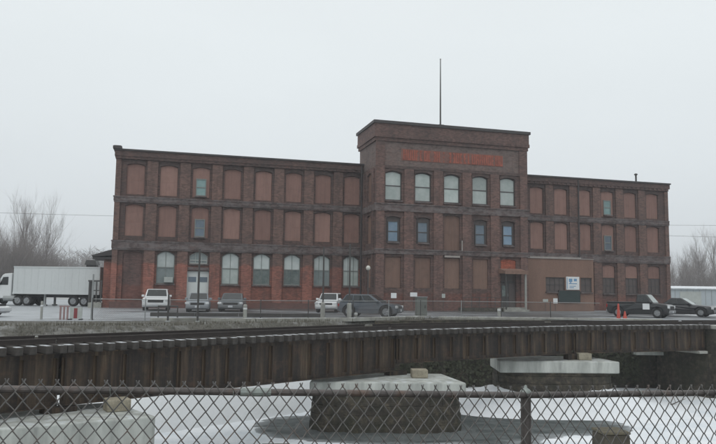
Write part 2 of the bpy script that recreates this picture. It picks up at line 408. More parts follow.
# ------------------------------------------------------------------ mesh builder
class MB:
    def __init__(self, tf=None):
        self.v, self.f, self.mi, self.sm = [], [], [], []
        self.tf = tf
        self.cur = 0
        self.smooth = False
    def add(self, vs, fs):
        o = len(self.v)
        for p in vs:
            self.v.append(tuple(self.tf(*p)) if self.tf else tuple(p))
        for f in fs:
            self.f.append([o + i for i in f]); self.mi.append(self.cur); self.sm.append(self.smooth)
    def box(self, x0, x1, y0, y1, z0, z1):
        self.add([(x0, y0, z0), (x1, y0, z0), (x1, y1, z0), (x0, y1, z0), (x0, y0, z1), (x1, y0, z1), (x1, y1, z1), (x0, y1, z1)],
                 [(0, 3, 2, 1), (4, 5, 6, 7), (0, 1, 5, 4), (1, 2, 6, 5), (2, 3, 7, 6), (3, 0, 4, 7)])
    def hexa(self, b, t):
        """bottom quad, top quad (both counter-clockwise from above)."""
        self.add(list(b) + list(t), [(0, 3, 2, 1), (4, 5, 6, 7), (0, 1, 5, 4), (1, 2, 6, 5), (2, 3, 7, 6), (3, 0, 4, 7)])
    def prism(self, poly, y0, y1):
        """poly of (x, z) counter-clockwise seen from -y, extruded y0..y1."""
        n = len(poly)
        vs = [(x, y0, z) for x, z in poly] + [(x, y1, z) for x, z in poly]
        fs = [tuple(range(n)), tuple(range(2 * n - 1, n - 1, -1))]
        for i in range(n):
            j = (i + 1) % n
            fs.append((i, i + n, j + n, j))
        self.add(vs, fs)
    def tube(self, p0, p1, r0, r1=None, n=6, caps=True):
        r1 = r0 if r1 is None else r1
        a, b = Vector(p0), Vector(p1)
        d = b - a
        if d.length < 1e-6:
            return
        d.normalize()
        u = d.cross(Vector((0, 0, 1)) if abs(d.z) < 0.9 else Vector((1, 0, 0))).normalized()
        w = d.cross(u)
        vs = []
        for c, r in ((a, r0), (b, r1)):
            for i in range(n):
                t = 2 * math.pi * i / n
                vs.append(tuple(c + u * (r * math.cos(t)) + w * (r * math.sin(t))))
        fs = [(i, (i + 1) % n, n + (i + 1) % n, n + i) for i in range(n)]
        if caps:
            fs += [tuple(range(n - 1, -1, -1)), tuple(range(n, 2 * n))]
        self.add(vs, fs)
    def path(self, pts, r, n=6):
        for a, b in zip(pts[:-1], pts[1:]):
            self.tube(a, b, r, r, n)
    def lathe(self, c, prof, n=16):
        """prof of (radius, z) upward round the vertical at c."""
        vs, fs = [], []
        for r, z in prof:
            for i in range(n):
                t = 2 * math.pi * i / n
                vs.append((c[0] + r * math.cos(t), c[1] + r * math.sin(t), c[2] + z))
        for k in range(len(prof) - 1):
            for i in range(n):
                j = (i + 1) % n
                fs.append((k * n + i, k * n + j, (k + 1) * n + j, (k + 1) * n + i))
        fs.append(tuple(range(n - 1, -1, -1)))
        fs.append(tuple(range((len(prof) - 1) * n, len(prof) * n)))
        self.add(vs, fs)
    def build(self, name, mats, parent=None, loc=None, rz=0.0, bevel=0.0, seg=2):
        me = bpy.data.meshes.new(name)
        me.from_pydata(self.v, [], self.f)
        if not isinstance(mats, (list, tuple)):
            mats = [mats]
        for m in mats:
            me.materials.append(m)
        me.polygons.foreach_set('material_index', self.mi)
        me.polygons.foreach_set('use_smooth', self.sm)
        me.update()
        o = bpy.data.objects.new(name, me)
        COL.objects.link(o)
        if parent:
            o.parent = parent
        if loc:
            o.location = loc
        o.rotation_euler.z = rz
        if bevel:
            b = o.modifiers.new('bevel', 'BEVEL')
            b.width = bevel; b.segments = seg; b.limit_method = 'ANGLE'; b.angle_limit = R(30)
        return o

def tag(o, label=None, cat=None, group=None, kind=None):
    if label: o['label'] = label
    if cat: o['category'] = cat
    if group: o['group'] = group
    if kind: o['kind'] = kind
    return o

def empty(name, loc, rz=0.0, label=None, cat=None, group=None):
    o = bpy.data.objects.new(name, None)
    COL.objects.link(o)
    o.location = loc
    o.rotation_euler.z = rz
    o.empty_display_size = 0.3
    return tag(o, label, cat, group)

def copy_tree(o, parent=None):
    c = o.copy(); COL.objects.link(c)
    c.parent = parent
    for ch in o.children:
        copy_tree(ch, c)
    return c

# ------------------------------------------------------------------ camera, sky, sun
PITCH, ROLL = 0.0985, 0.0126
cp, sp_ = math.cos(PITCH), math.sin(PITCH)
F = Vector((0, cp, sp_)); R0 = Vector((1, 0, 0)); U0 = Vector((0, -sp_, cp))
RR = R0 * math.cos(ROLL) + U0 * math.sin(ROLL)
UU = -R0 * math.sin(ROLL) + U0 * math.cos(ROLL)
cd = bpy.data.cameras.new('camera')
cd.sensor_width = 36.0
cd.lens = 700.0 / 716.0 * 36.0
cd.clip_start = 0.1
cd.clip_end = 4000
cam = bpy.data.objects.new('camera', cd)
COL.objects.link(cam)
cam.matrix_world = Matrix(((RR.x, UU.x, -F.x, 0.0), (RR.y, UU.y, -F.y, 0.0), (RR.z, UU.z, -F.z, 1.6), (0, 0, 0, 1)))
scene.camera = cam

SUN_EL, SUN_AZ = R(52), R(205)      # behind the photographer, soft through the cloud
w = bpy.data.worlds.new('World')
scene.world = w
w.use_nodes = True
nt = w.node_tree
bg = nt.nodes['Background']
sky = nt.nodes.new('ShaderNodeTexSky')
sky.sky_type = 'NISHITA'
sky.sun_disc = False
sky.sun_elevation = SUN_EL
sky.sun_rotation = SUN_AZ
sky.air_density = 1.0; sky.dust_density = 4.0
hs = nt.nodes.new('ShaderNodeHueSaturation'); hs.inputs['Saturation'].default_value = 0.25
nt.links.new(sky.outputs[0], hs.inputs['Color'])
tc = nt.nodes.new('ShaderNodeTexCoord')
sx = nt.nodes.new('ShaderNodeSeparateXYZ'); nt.links.new(tc.outputs['Generated'], sx.inputs[0])
cr = nt.nodes.new('ShaderNodeValToRGB')                            # the cloud deck: a touch greyer low down
e = cr.color_ramp.elements
e[0].position = 0.0; e[0].color = (0.69, 0.738, 0.772, 1)
e[1].position = 0.33; e[1].color = (0.805, 0.86, 0.882, 1)
x_ = e.new(1.0); x_.color = (0.92, 0.945, 0.95, 1)
nt.links.new(sx.outputs[2], cr.inputs[0])
ns = nt.nodes.new('ShaderNodeTexNoise'); ns.inputs['Scale'].default_value = 1.6; ns.inputs['Detail'].default_value = 4
mp = nt.nodes.new('ShaderNodeMapping'); mp.inputs['Scale'].default_value = (1, 1, 3)
nt.links.new(tc.outputs['Generated'], mp.inputs['Vector']); nt.links.new(mp.outputs[0], ns.inputs['Vector'])
mr = nt.nodes.new('ShaderNodeMapRange'); mr.inputs[1].default_value = 0.3; mr.inputs[2].default_value = 0.7
mr.inputs[3].default_value = 10.3; mr.inputs[4].default_value = 10.8
nt.links.new(ns.outputs['Fac'], mr.inputs[0])
ml = nt.nodes.new('ShaderNodeVectorMath'); ml.operation = 'SCALE'
nt.links.new(cr.outputs[0], ml.inputs[0]); nt.links.new(mr.outputs[0], ml.inputs['Scale'])
mx = nt.nodes.new('ShaderNodeMix'); mx.data_type = 'RGBA'; mx.inputs[0].default_value = 0.93
nt.links.new(hs.outputs[0], mx.inputs[6]); nt.links.new(ml.outputs[0], mx.inputs[7])
nt.links.new(mx.outputs[2], bg.inputs['Color'])
bg.inputs['Strength'].default_value = 0.1

sd = bpy.data.lights.new('sun', 'SUN')
sd.energy = 0.5; sd.angle = R(40); sd.color = (1, 0.97, 0.93)
so = bpy.data.objects.new('sun', sd); COL.objects.link(so)
sdir = Vector((math.sin(SUN_AZ) * math.cos(SUN_EL), math.cos(SUN_AZ) * math.cos(SUN_EL), math.sin(SUN_EL)))
so.rotation_euler = sdir.to_track_quat('Z', 'Y').to_euler()

vs = scene.view_settings
vs.view_transform = 'Standard'; vs.look = 'None'; vs.gamma = 1; vs.exposure = 0.0
vs.use_curve_mapping = False

# ------------------------------------------------------------------ ground, river, lot
EDGE = [(-700, 40), (-200, 20), (-60, 20), (-30, 26), (-14.6, 28.9), (-8.3, 31), (-2.5, 36.3), (1, 39.6), (5, 42.4), (8, 43.2), (19.2, 43.4), (20.2, 39.6), (60, 41.0), (200, 60), (700, 90)]
FOOT = [(-700, 8), (-30, 5.0), (-8.3, 4.6), (-2.5, 4.2), (0.2, 1.6), (2, 0.8), (5, 0.7), (8, 0.5), (700, 0.5)]
def lerp(tab, x):
    for (a, b), (c, d) in zip(tab[:-1], tab[1:]):
        if x <= c:
            return b + (d - b) * (x - a) / (c - a)
    return tab[-1][1]
WATER = -3.98
gv, gf = [], []
xs = [-700, -400, -200, -120, -80, -60, -45] + [-40 + 0.5 * i for i in range(201)] + [75, 100, 150, 250, 400, 700]
rng = random.Random(3)
for x in xs:
    ed, ft = lerp(EDGE, x), lerp(FOOT, x)
    rows = [(-300, -0.1), (-20, -0.1), (6.0, -0.12), (7.5, -0.8), (11.0, -3.2), (13.5, -4.7), ((13.5 + ed - ft) / 2, -5.0), (ed - ft - 0.4, -4.6)]
    nslope = 9
    for i in range(nslope + 1):
        t = i / nslope
        zz = -4.6 + 4.57 * (t ** 0.85)
        rows.append((ed - ft * (1 - t) + 0.3 + (rng.uniform(-0.12, 0.12) if 0 < i < nslope and ft > 1 else 0), zz + (rng.uniform(-0.08, 0.08) if 0 < i < nslope else 0)))
    rows += [(ed + 1.0, -0.01), (ed + 4, 0.0), (60, 0.0), (120, 0.0), (300, 0.0), (900, 0.0)]
    gv += [(x, y, z) for y, z in rows]
nr = len(rows)
for i in range(len(xs) - 1):
    for j in range(nr - 1):
        a = i * nr + j
        gf.append((a, a + nr, a + nr + 1, a + 1))
g = MB(); g.smooth = True; g.add(gv, gf)
go = g.build('ground', M['terrain']); tag(go, kind='structure')

ice = MB(); ice.smooth = False
ice.add([(-690, 9, WATER), (690, 9, WATER), (690, 100, WATER), (-690, 100, WATER)], [(0, 1, 2, 3)])
io = ice.build('river', ice_mat([(-2.2, 29.6, 2.0, 2.6), (5.0, 29.6, 2.6, 4.2), (6.6, 30.9, 3.1, 3.4), (9.4, 30.4, 2.3, 2.0), (1.5, 27.9, 4.2, 1.7), (-9, 19, 5, 4.0)])); tag(io, kind='structure')

lot = MB()
lx = [-60, -45, -30, -22, -14.6, -11, -8.3, -5, -2.5, 1, 5, 8, 20, 40, 60]
lv = []
for x in lx:
    lv += [(x, lerp(EDGE, x) + (4.6 if x < -2 else 1.1), 0.006), (x, 95, 0.006)]
lot.add(lv, [(2 * i, 2 * i + 2, 2 * i + 3, 2 * i + 1) for i in range(len(lx) - 1)])
tag(lot.build('parking_lot', M['asphalt']), kind='structure')

# verge tufts: uncountable dead grass on the top of the bank
gr = MB(); rg = random.Random(11)
for _ in range(5200):
    x = rg.uniform(-34, 8)
    ed = lerp(EDGE, x)
    y = ed + rg.triangular(-1.6, 3.6, 0.4)
    z = 0.0 if y > ed + 0.3 else -(ed + 0.3 - y) * 0.8
    if y > ed + 1.2 and rg.random() < 0.5:
        continue
    h = rg.uniform(0.06, 0.24) if y < ed + 1.6 else rg.uniform(0.04, 0.12)
    for q in range(3):
        a = rg.uniform(0, 6.28); t = rg.uniform(0.02, 0.09); ww = rg.uniform(0.008, 0.02)
        b = (x + rg.uniform(-.12, .12), y + rg.uniform(-.12, .12), z - 0.03)
        gr.add([(b[0] - ww * math.sin(a), b[1] + ww * math.cos(a), b[2]), (b[0] + ww * math.sin(a), b[1] - ww * math.cos(a), b[2]),
                (b[0] + t * math.cos(a), b[1] + t * math.sin(a), b[2] + h)], [(0, 1, 2)])
tag(gr.build('dead_grass', weathered('straw', (0.145, 0.136, 0.108), 0.4, 0.6, 0.9, bump=0)), 'pale dead grass along the top of the river bank', 'grass', kind='stuff')

# ------------------------------------------------------------------ the mill
ANG = 0.2754
MO = (-20.0, 56.987, 0.0)
mill = empty('brick_mill', MO, ANG, 'long three storey brown brick mill with boarded windows and a taller central tower', 'building')
def arch_poly(cx, wd, zb, zt, ah, inset=0.0, n=8):
    x0, x1 = cx - wd / 2 + inset, cx + wd / 2 - inset
    pts = [(x0, zb + inset), (x1, zb + inset)]
    for i in range(n + 1):
        t = i / n
        x = x1 + (x0 - x1) * t
        pts.append((x, zt - inset - ah * (2 * t - 1) ** 2))
    return pts

def wall_openings(mb, x0, x1, z0, z1, cols, y0, th):
    """Wall x0..x1 with columns of openings; cols: list of (cx, [(w, zb, zt, ah), ...])."""
    cols = sorted(cols, key=lambda c: c[0])
    xcur = x0
    for cx, ops in cols:
        W = max(o[0] for o in ops)
        a, b = cx - W / 2, cx + W / 2
        if a > xcur + 1e-4:
            mb.box(xcur, a, y0, y0 + th, z0, z1)
        zc = z0
        for (wd, zb, zt, ah) in sorted(ops, key=lambda o: o[1]):
            if zb > zc + 1e-4:
                mb.box(a, b, y0, y0 + th, zc, zb)
            if wd < W - 1e-4:
                mb.box(a, cx - wd / 2, y0, y0 + th, zb, zt)
                mb.box(cx + wd / 2, b, y0, y0 + th, zb, zt)
            if ah > 0:
                n = 8
                for i in range(n):
                    t0, t1 = i / n, (i + 1) / n
                    xa, xb = cx - wd / 2 + wd * t0, cx - wd / 2 + wd * t1
                    za, zb_ = zt - ah * (2 * t0 - 1) ** 2, zt - ah * (2 * t1 - 1) ** 2
                    mb.prism([(xa, za), (xb, zb_), (xb, zt + 0.001), (xa, zt + 0.001)], y0, y0 + th)
            zc = zt
        if zc < z1 - 1e-4:
            mb.box(a, b, y0, y0 + th, zc, z1)
        xcur = b
    if xcur < x1 - 1e-4:
        mb.box(xcur, x1, y0, y0 + th, z0, z1)

def hood(mb, cx, wd, zt, ah, y0, th=0.26, proud=0.05):
    """Segmental arch of darker bricks over an opening."""
    n = 8
    for i in range(n):
        t0, t1 = i / n, (i + 1) / n
        xa, xb = cx - wd / 2 - 0.08 + (wd + 0.16) * t0, cx - wd / 2 - 0.08 + (wd + 0.16) * t1
        za, zb = zt + 0.003 - ah * (2 * t0 - 1) ** 2, zt + 0.003 - ah * (2 * t1 - 1) ** 2
        mb.prism([(xa, za), (xb, zb), (xb, zb + th), (xa, za + th)], y0 - proud, y0)

def board(cx, wd, zb, zt, ah, y, mat, parent=mill, tf=None, name='window_board'):
    m = MB(tf)
    m.prism(arch_poly(cx, wd, zb, zt, ah, 0.012), y, y + 0.05)
    # cover battens at the joints of the sheets
    for z in (zb + (zt - zb) * 0.46,):
        m.box(cx - wd / 2 + 0.02, cx + wd / 2 - 0.02, y - 0.012, y - 0.001, z - 0.025, z + 0.025)
    m.box(cx - 0.02, cx + 0.02, y - 0.009, y - 0.001, zb + 0.03, zt - ah - 0.03)
    return m.build(name, mat, parent)

def window(cx, wd, zb, zt, ah, y, frame, pane_up, pane_low=None, bars=1, parent=mill, tf=None, split=0.5):
    f = MB(tf)
    fw = 0.075
    zs = zb + (zt - zb) * split
    f.box(cx - wd / 2 + 0.01, cx - wd / 2 + fw, y, y + 0.09, zb + 0.01, zt - ah)
    f.box(cx + wd / 2 - fw, cx + wd / 2 - 0.01, y, y + 0.09, zb + 0.01, zt - ah)
    f.box(cx - wd / 2 + fw, cx + wd / 2 - fw, y + 0.003, y + 0.087, zb + 0.01, zb + fw + 0.02)
    f.box(cx - wd / 2 + fw, cx + wd / 2 - fw, y + 0.003, y + 0.087, zs - 0.04, zs + 0.04)
    for i in range(bars):
        xx = cx - wd / 2 + wd * (i + 1) / (bars + 1)
        f.box(xx - 0.018, xx + 0.018, y + 0.012, y + 0.07, zb + fw + 0.02, zs - 0.04)
        f.box(xx - 0.018, xx + 0.018, y + 0.012, y + 0.07, zs + 0.04, zt - 0.04)
    n = 8                                                             # curved head
    for i in range(n):
        t0, t1 = i / n, (i + 1) / n
        w2 = wd - 0.02
        xa, xb = cx - w2 / 2 + w2 * t0, cx - w2 / 2 + w2 * t1
        za, zb2 = zt - 0.012 - ah * (2 * t0 - 1) ** 2, zt - 0.012 - ah * (2 * t1 - 1) ** 2
        f.prism([(xa, za - 0.08), (xb, zb2 - 0.08), (xb, zb2), (xa, za)], y + 0.002, y + 0.088)
    fo = f.build('window', frame, parent)
    p = MB(tf)
    p.prism([(cx - wd / 2 + 0.03, zs + 0.002)] + [(cx + wd / 2 - 0.03, zs + 0.002)] + arch_poly(cx, wd, zb, zt, ah, 0.03)[2:], y + 0.05, y + 0.062)
    p.build('pane', pane_up, fo)
    p = MB(tf)
    p.box(cx - wd / 2 + 0.03, cx + wd / 2 - 0.03, y + 0.05, y + 0.062, zb + 0.03, zs - 0.002)
    p.build('pane', pane_low or pane_up, fo)
    s = MB(tf)
    s.box(cx - wd / 2 - 0.06, cx + wd / 2 + 0.06, y - 0.26, y - 0.004, zb - 0.11, zb - 0.002)
    s.build('sill', M['brick_band'], fo)
    return fo

BAY = 2.655
def wing(x0, x1, centres, back, ground_fn, upper_fn, ground_ops, bw='brick', bp='brick_pilaster'):
    wm = MB()
    cols = []
    for i, cx in enumerate(centres):
        cols.append((cx, ground_ops(i) + [(1.43, 5.9, 8.52, 0.16), (1.43, 9.34, 11.92, 0.16)]))
    wall_openings(wm, x0, x1, 0, 12.45, cols, 0.0, 0.38)
    # pilasters between the bays
    edges = [x0] + [(a + b) / 2 for a, b in zip(centres[:-1], centres[1:])] + [x1]
    for i, ex in enumerate(edges):
        hw = 0.43
        a, b = max(x0 + 0.002, ex - hw), min(x1 - 0.002, ex + hw)
        wm.cur = 2
        wm.box(a, b, -0.15, -0.001, 0.0, 4.72)
        wm.box(a, b, -0.15, -0.001, 5.52, 8.62)
        wm.box(a, b, -0.15, -0.001, 9.17, 12.2)
        wm.cur = 0
    # side and back walls
    wm.box(x0, x0 + 0.38, 0.383, back, 0, 12.45)
    wm.box(x1 - 0.38, x1, 0.383, back, 0, 12.45)
    wm.box(x0 + 0.383, x1 - 0.383, back - 0.38, back - 0.003, 0, 12.45)
    wm.cur = 1
    for cx in centres:
        hood(wm, cx, 1.43, 8.52, 0.16, 0.0)
        hood(wm, cx, 1.43, 11.92, 0.16, 0.0, 0.3)
    wm.build('wall', [M[bw], M['brick_dark'], M[bp]], mill)
    # plinth
    pm = MB(); pm.box(x0 - 0.03, x1 + 0.001, -0.27, -0.2205, 0, 0.5); pm.build('plinth', M['brick_infill'], mill)
    for z0_, z1_ in ((4.73, 5.5), (8.63, 9.15)):
        b = MB()
        b.box(x0 - 0.06, x1 + 0.002, -0.24, -0.002, z0_ + 0.12, z1_ - 0.1)
        b.box(x0 - 0.10, x1 + 0.002, -0.28, -0.003, z1_ - 0.098, z1_)
        b.box(x0 - 0.03, x1 + 0.002, -0.2, -0.004, z0_, z0_ + 0.118)
        b.build('string_course', M['brick_band'], mill)
    c = MB()
    c.box(x0 - 0.05, x1 + 0.002, -0.24, -0.002, 12.22, 12.45)
    nd = int((x1 - x0) / 0.5)
    for i in range(nd):
        xx = x0 + (i + 0.3) * (x1 - x0) / nd
        c.box(xx, xx + 0.24, -0.3, -0.241, 12.25, 12.44)
    c.box(x0 - 0.12, x1 + 0.12, -0.32, 0.38, 12.452, 12.9)
    c.box(x0 - 0.12, x0 + 0.3, 0.383, back, 12.452, 12.9)
    c.box(x1 - 0.3, x1 + 0.12, 0.383, back, 12.452, 12.9)
    c.box(x0 - 0.12, x1 + 0.12, back + 0.003, back + 0.3, 12.452, 12.9)
    c.build('cornice', M['brick'], mill)
    k = MB()
    k.box(x0 - 0.2, x1 + 0.2, -0.42, 0.42, 12.902, 13.04)
    k.box(x0 - 0.2, x0 + 0.4, 0.423, back, 12.902, 13.06)
    k.box(x1 - 0.4, x1 + 0.2, 0.423, back, 12.902, 13.06)
    k.build('gutter', M['dark_trim'], mill)
    if x0 < 1:
        k = MB(); k.box(x0 - 0.28, x0 + 0.42, -0.5, 0.3, 13.042, 13.24); k.box(x0 - 0.2, x0 + 0.34, -0.34, 0.3, 13.242, 13.3); k.build('corner_block', M['dark_trim'], mill)
    r = MB(); r.hexa([(x0 + 0.31, 0.385, 12.455), (x1 - 0.31, 0.385, 12.455), (x1 - 0.31, back, 12.455), (x0 + 0.31, back, 12.455)],
                     [(x0 + 0.31, 0.385, 12.86), (x1 - 0.31, 0.385, 12.86), (x1 - 0.31, back, 12.7), (x0 + 0.31, back, 12.7)])
    r.build('roof', M['roofing'], mill)
    for i, cx in enumerate(centres):
        upper_fn(i, cx)
        ground_fn(i, cx)

LB = [1.593 + 2.657 * i for i in range(8)]
RB = [38.816 + 2.648 * i for i in range(6)]
Y_IN = 0.13

def board_with_window(cx, zb, zt, wz0, wz1, pane, frame=None):
    board(cx, 1.43, zb, zt, 0.16, Y_IN, M['board'])
    window(cx, 0.86, wz0, wz1, 0.0, Y_IN - 0.11, frame or M['frame_grey'], pane, parent=mill, bars=0)

def left_upper(i, cx):
    if i == 2:
        board_with_window(cx, 9.34, 11.92, 9.45, 10.95, M['pane_teal'])
        board_with_window(cx, 5.9, 8.52, 5.98, 7.5, M['pane_slate'])
    else:
        board(cx, 1.43, 9.34, 11.92, 0.16, Y_IN, M['board'])
        board(cx, 1.43, 5.9, 8.52, 0.16, Y_IN, M['board'])
def left_ops(i):
    if i == 0:
        return [(1.5, 0.6, 4.62, 0.16)]
    if i == 2:
        return [(1.85, 0.0, 3.15, 0.0), (1.5, 3.72, 4.72, 0.34)]
    return [(1.46, 2.02, 4.72, 0.34)]
def left_ground(i, cx):
    if i == 0:
        m = MB(); m.prism(arch_poly(cx, 1.5, 0.6, 4.62, 0.16, 0.003), 0.14, 0.34); m.build('bricked_up_opening', M['brick_infill'], mill)
    elif i == 2:
        window(cx, 1.5, 3.72, 4.72, 0.34, 0.16, M['frame_pale'], M['pane_grey'], bars=2, split=0.3)
        for s in (-1, 1):
            d = MB()
            a, b = (cx - 0.9, cx - 0.01) if s < 0 else (cx + 0.01, cx + 0.9)
            d.box(a, b, 0.2, 0.25, 0.04, 3.1)
            for (z0_, z1_) in ((0.25, 0.95), (1.15, 1.95)):
                d.box(a + 0.12, b - 0.12, 0.185, 0.199, z0_, z1_)
            do = d.build('door', M['white_door'], mill)
            p = MB(); p.box(a + 0.12, b - 0.12, 0.18, 0.199, 2.2, 2.62); p.build('door_pane', M['pane_slate'], do)
            h = MB(); h.tube((cx + s * 0.1, 0.15, 1.05), (cx + s * 0.1, 0.15, 1.25), 0.015); h.build('handle', M['plastic'], do)
        l = MB(); l.box(cx - 0.98, cx + 0.98, -0.06, 0.2, 3.16, 3.42); l.build('lintel', M['brick_band'], mill)
    else:
        up, low = {1: ('pane_white', 'pane_grey'), 3: ('pane_white', 'pane_pale'), 4: ('pane_white', 'pane_dim'), 5: ('pane_white', 'pane_dim'),
                   6: ('pane_white', 'pane_grey'), 7: ('pane_white', 'pane_pale')}[i]
        fo = window(cx, 1.46, 2.02, 4.72, 0.34, 0.13, M['frame_grey'], M[up], M[low], bars=(1 if i < 6 else 2))
        if i == 1:
            a = MB(); a.box(cx - 0.08, cx + 0.62, -0.3, 0.2, 2.13, 2.56)
            for k in range(5):
                a.box(cx - 0.04, cx + 0.58, -0.312, -0.301, 2.17 + k * 0.08, 2.2 + k * 0.08)
            a.build('air_conditioner', M['frame_pale'], mill)
wing(0.0, 22.0, LB, 15.0, left_ground, left_upper, left_ops)

def right_upper(i, cx):
    if i == 3:
        board_with_window(cx, 9.34, 11.92, 9.5, 11.0, M['pane_teal'])
        board_with_window(cx, 5.9, 8.52, 5.95, 7.45, M['pane_slate'])
    else:
        board(cx, 1.43, 9.34, 11.92, 0.16, Y_IN, M['board'])
        board(cx, 1.43, 5.9, 8.52, 0.16, Y_IN, M['board'])
def right_ops(i):
    return [(1.43, 1.68, 4.52, 0.16)]
def right_ground(i, cx):
    if i == 0:
        return
    board(cx, 1.43, 3.22, 4.52, 0.16, Y_IN, M['board'])
    window(cx, 1.43, 1.68, 3.21, 0.0, Y_IN, M['frame_dark'], M['annex_dark'], bars=2)
wing(35.3, 53.9, RB, 15.0, right_ground, right_upper, right_ops, 'brick_right', 'brick_right_pil')

# --- tower
TX0, TX1, TY = 21.2, 35.46, -4.0
TC = [22.78 + 2.705 * i for i in range(5)]
tm = MB()
cols = []
for i, cx in enumerate(TC):
    ops = [(1.5, 9.36, 11.92, 0.2)]
    ops.append((1.5, 5.15, 8.3, 0.16) if i == 2 else (1.3, 5.72, 8.0, 0.14))
    ops.append((1.45, 1.92, 4.55, 0.0) if i < 4 else (1.5, 0.0, 4.6, 0.14))
    cols.append((cx, ops))
wall_openings(tm, TX0, TX1, 0, 12.3, cols, TY, 0.4)
edges = [TX0 + 0.36] + [(a + b) / 2 for a, b in zip(TC[:-1], TC[1:])] + [TX1 - 0.36]
for j, ex in enumerate(edges):
    hw = 0.42 if 0 < j < 5 else 0.358
    tm.cur = 2; tm.box(ex - hw, ex + hw, TY - 0.17, TY - 0.001, 0, 12.1); tm.cur = 0
# left return with its own column of openings, seen edge-on
def left_return(u, d, z):
    return (TX0 + d, TY - u, z)            # u runs from the wing (-4) to the front (0), d inward
tl = MB(left_return)
wall_openings(tl, -5.1, -0.402, 0, 12.3, [(-2.0, [(1.3, 1.9, 4.5, 0.0), (1.3, 5.7, 8.2, 0.14), (1.3, 9.36, 11.9, 0.16)])], 0.0, 0.4)
for a, b in ((-4.0, -3.1), (-0.9, -0.41)):
    tl.box(a, b, -0.12, -0.001, 0, 12.1)
for vtx, fcs in ((tl.v, tl.f),):
    o = len(tm.v); tm.v += vtx; tm.f += [[o + i for i in f] for f in fcs]; tm.mi += tl.mi; tm.sm += tl.sm
tm.box(TX1 - 0.4, TX1, TY + 0.402, 1.1, 0, 12.3)
tm.box(TX0 + 0.402, TX1 - 0.402, 0.7, 1.1, 0, 12.3)
tm.cur = 1
for i, cx in enumerate(TC):
    hood(tm, cx, 1.5, 11.92, 0.2, TY, 0.24)
    hood(tm, cx, 1.3 if i != 2 else 1.5, 8.0 if i != 2 else 8.3, 0.14, TY, 0.22)
tower = tm.build('tower', [M['brick_tower'], M['brick_dark'], M['brick_tower_pil']], mill)
b = MB()
for z0_, z1_ in ((8.42, 8.98), (4.78, 5.12)):
    b.box(TX0 - 0.16, TX1 + 0.16, TY - 0.21, TY - 0.172, z0_, z1_)
    b.box(TX0 - 0.21, TX1 + 0.21, TY - 0.26, TY - 0.173, z1_ + 0.002, z1_ + 0.1)
    b.box(TX0 - 0.16, TX0 - 0.122, TY - 0.13, -0.2, z0_, z1_)
b.build('string_course', M['brick_band'], tower)
u = MB()
u.box(TX0, TX1, TY, 1.1, 12.302, 14.45)
u.build('sign_band', M['brick_sign'], tower)
for a, c in ((TX0 - 0.06, TX0 + 0.75), (TX1 - 0.75, TX1 + 0.06)):
    q = MB(); q.box(a, c, TY - 0.1, TY - 0.002, 12.12, 14.45); q.build('corner_pier', M['brick_tower'], tower)
q = MB(); q.box(TX0 + 0.752, TX1 - 0.752, TY - 0.1, TY - 0.002, 12.105, 12.36); q.build('band_moulding', M['brick_dark'], tower)
c = MB()
c.box(TX0 - 0.14, TX1 + 0.14, TY - 0.14, 1.2, 14.452, 14.75)
c.box(TX0 - 0.24, TX1 + 0.24, TY - 0.24, 1.3, 14.752, 15.05)
for i in range(30):
    xx = TX0 + 0.1 + i * (TX1 - TX0 - 0.3) / 29
    c.box(xx, xx + 0.22, TY - 0.26, TY - 0.242, 14.76, 15.04)
c.box(TX0 - 0.2, TX1 + 0.2, TY - 0.2, 1.26, 15.052, 15.95)
c.build('cornice', M['brick_tower'], tower)
k = MB(); k.box(TX0 - 0.32, TX1 + 0.32, TY - 0.32, 1.4, 15.952, 16.2); k.build('coping', M['dark_trim'], tower)
k = MB(); k.box(TX0 - 0.1, TX1 + 0.1, TY - 0.1, 1.2, 16.202, 16.26); k.build('roof', M['roofing'], tower)
# worn red block lettering, too faded to read
rl = random.Random(21)
LE = MB()
def glyph(x, wd, kind):
    z0_, z1_, t, y0, y1 = 12.93, 13.83, 0.125, TY - 0.045, TY - 0.002
    if kind & 1: LE.box(x, x + t, y0, y1, z0_, z1_)
    if kind & 2: LE.box(x + wd - t, x + wd, y0, y1, z0_, z1_)
    if kind & 4: LE.box(x + t, x + wd - t, y0, y1, z1_ - 0.15, z1_)
    if kind & 8: LE.box(x + t, x + wd - t, y0, y1, z0_, z0_ + 0.15)
    if kind & 16: LE.box(x + t, x + wd - t, y0, y1, (z0_ + z1_) / 2 - 0.07, (z0_ + z1_) / 2 + 0.07)
x = 23.62
for wlen in (9, 1, 14):
    for i in range(wlen):
        glyph(x, 0.335, rl.choice([1 | 4 | 8 | 16, 1 | 2 | 4 | 16, 1 | 2 | 16, 1 | 2 | 4 | 8, 1 | 4 | 16, 1 | 8, 1 | 2 | 8, 1 | 4 | 8, 2 | 4 | 8 | 16]) if wlen > 1 else 4 | 8 | 16)
        x += 0.384
    x += 0.15
LE.build('faded_lettering', M['letter_red'], tower)
LB_ = MB(); LB_.box(23.45, 33.1, TY - 0.02, TY - 0.001, 12.86, 13.9); LB_.build('faded_paint_band', M['letter_band'], tower)
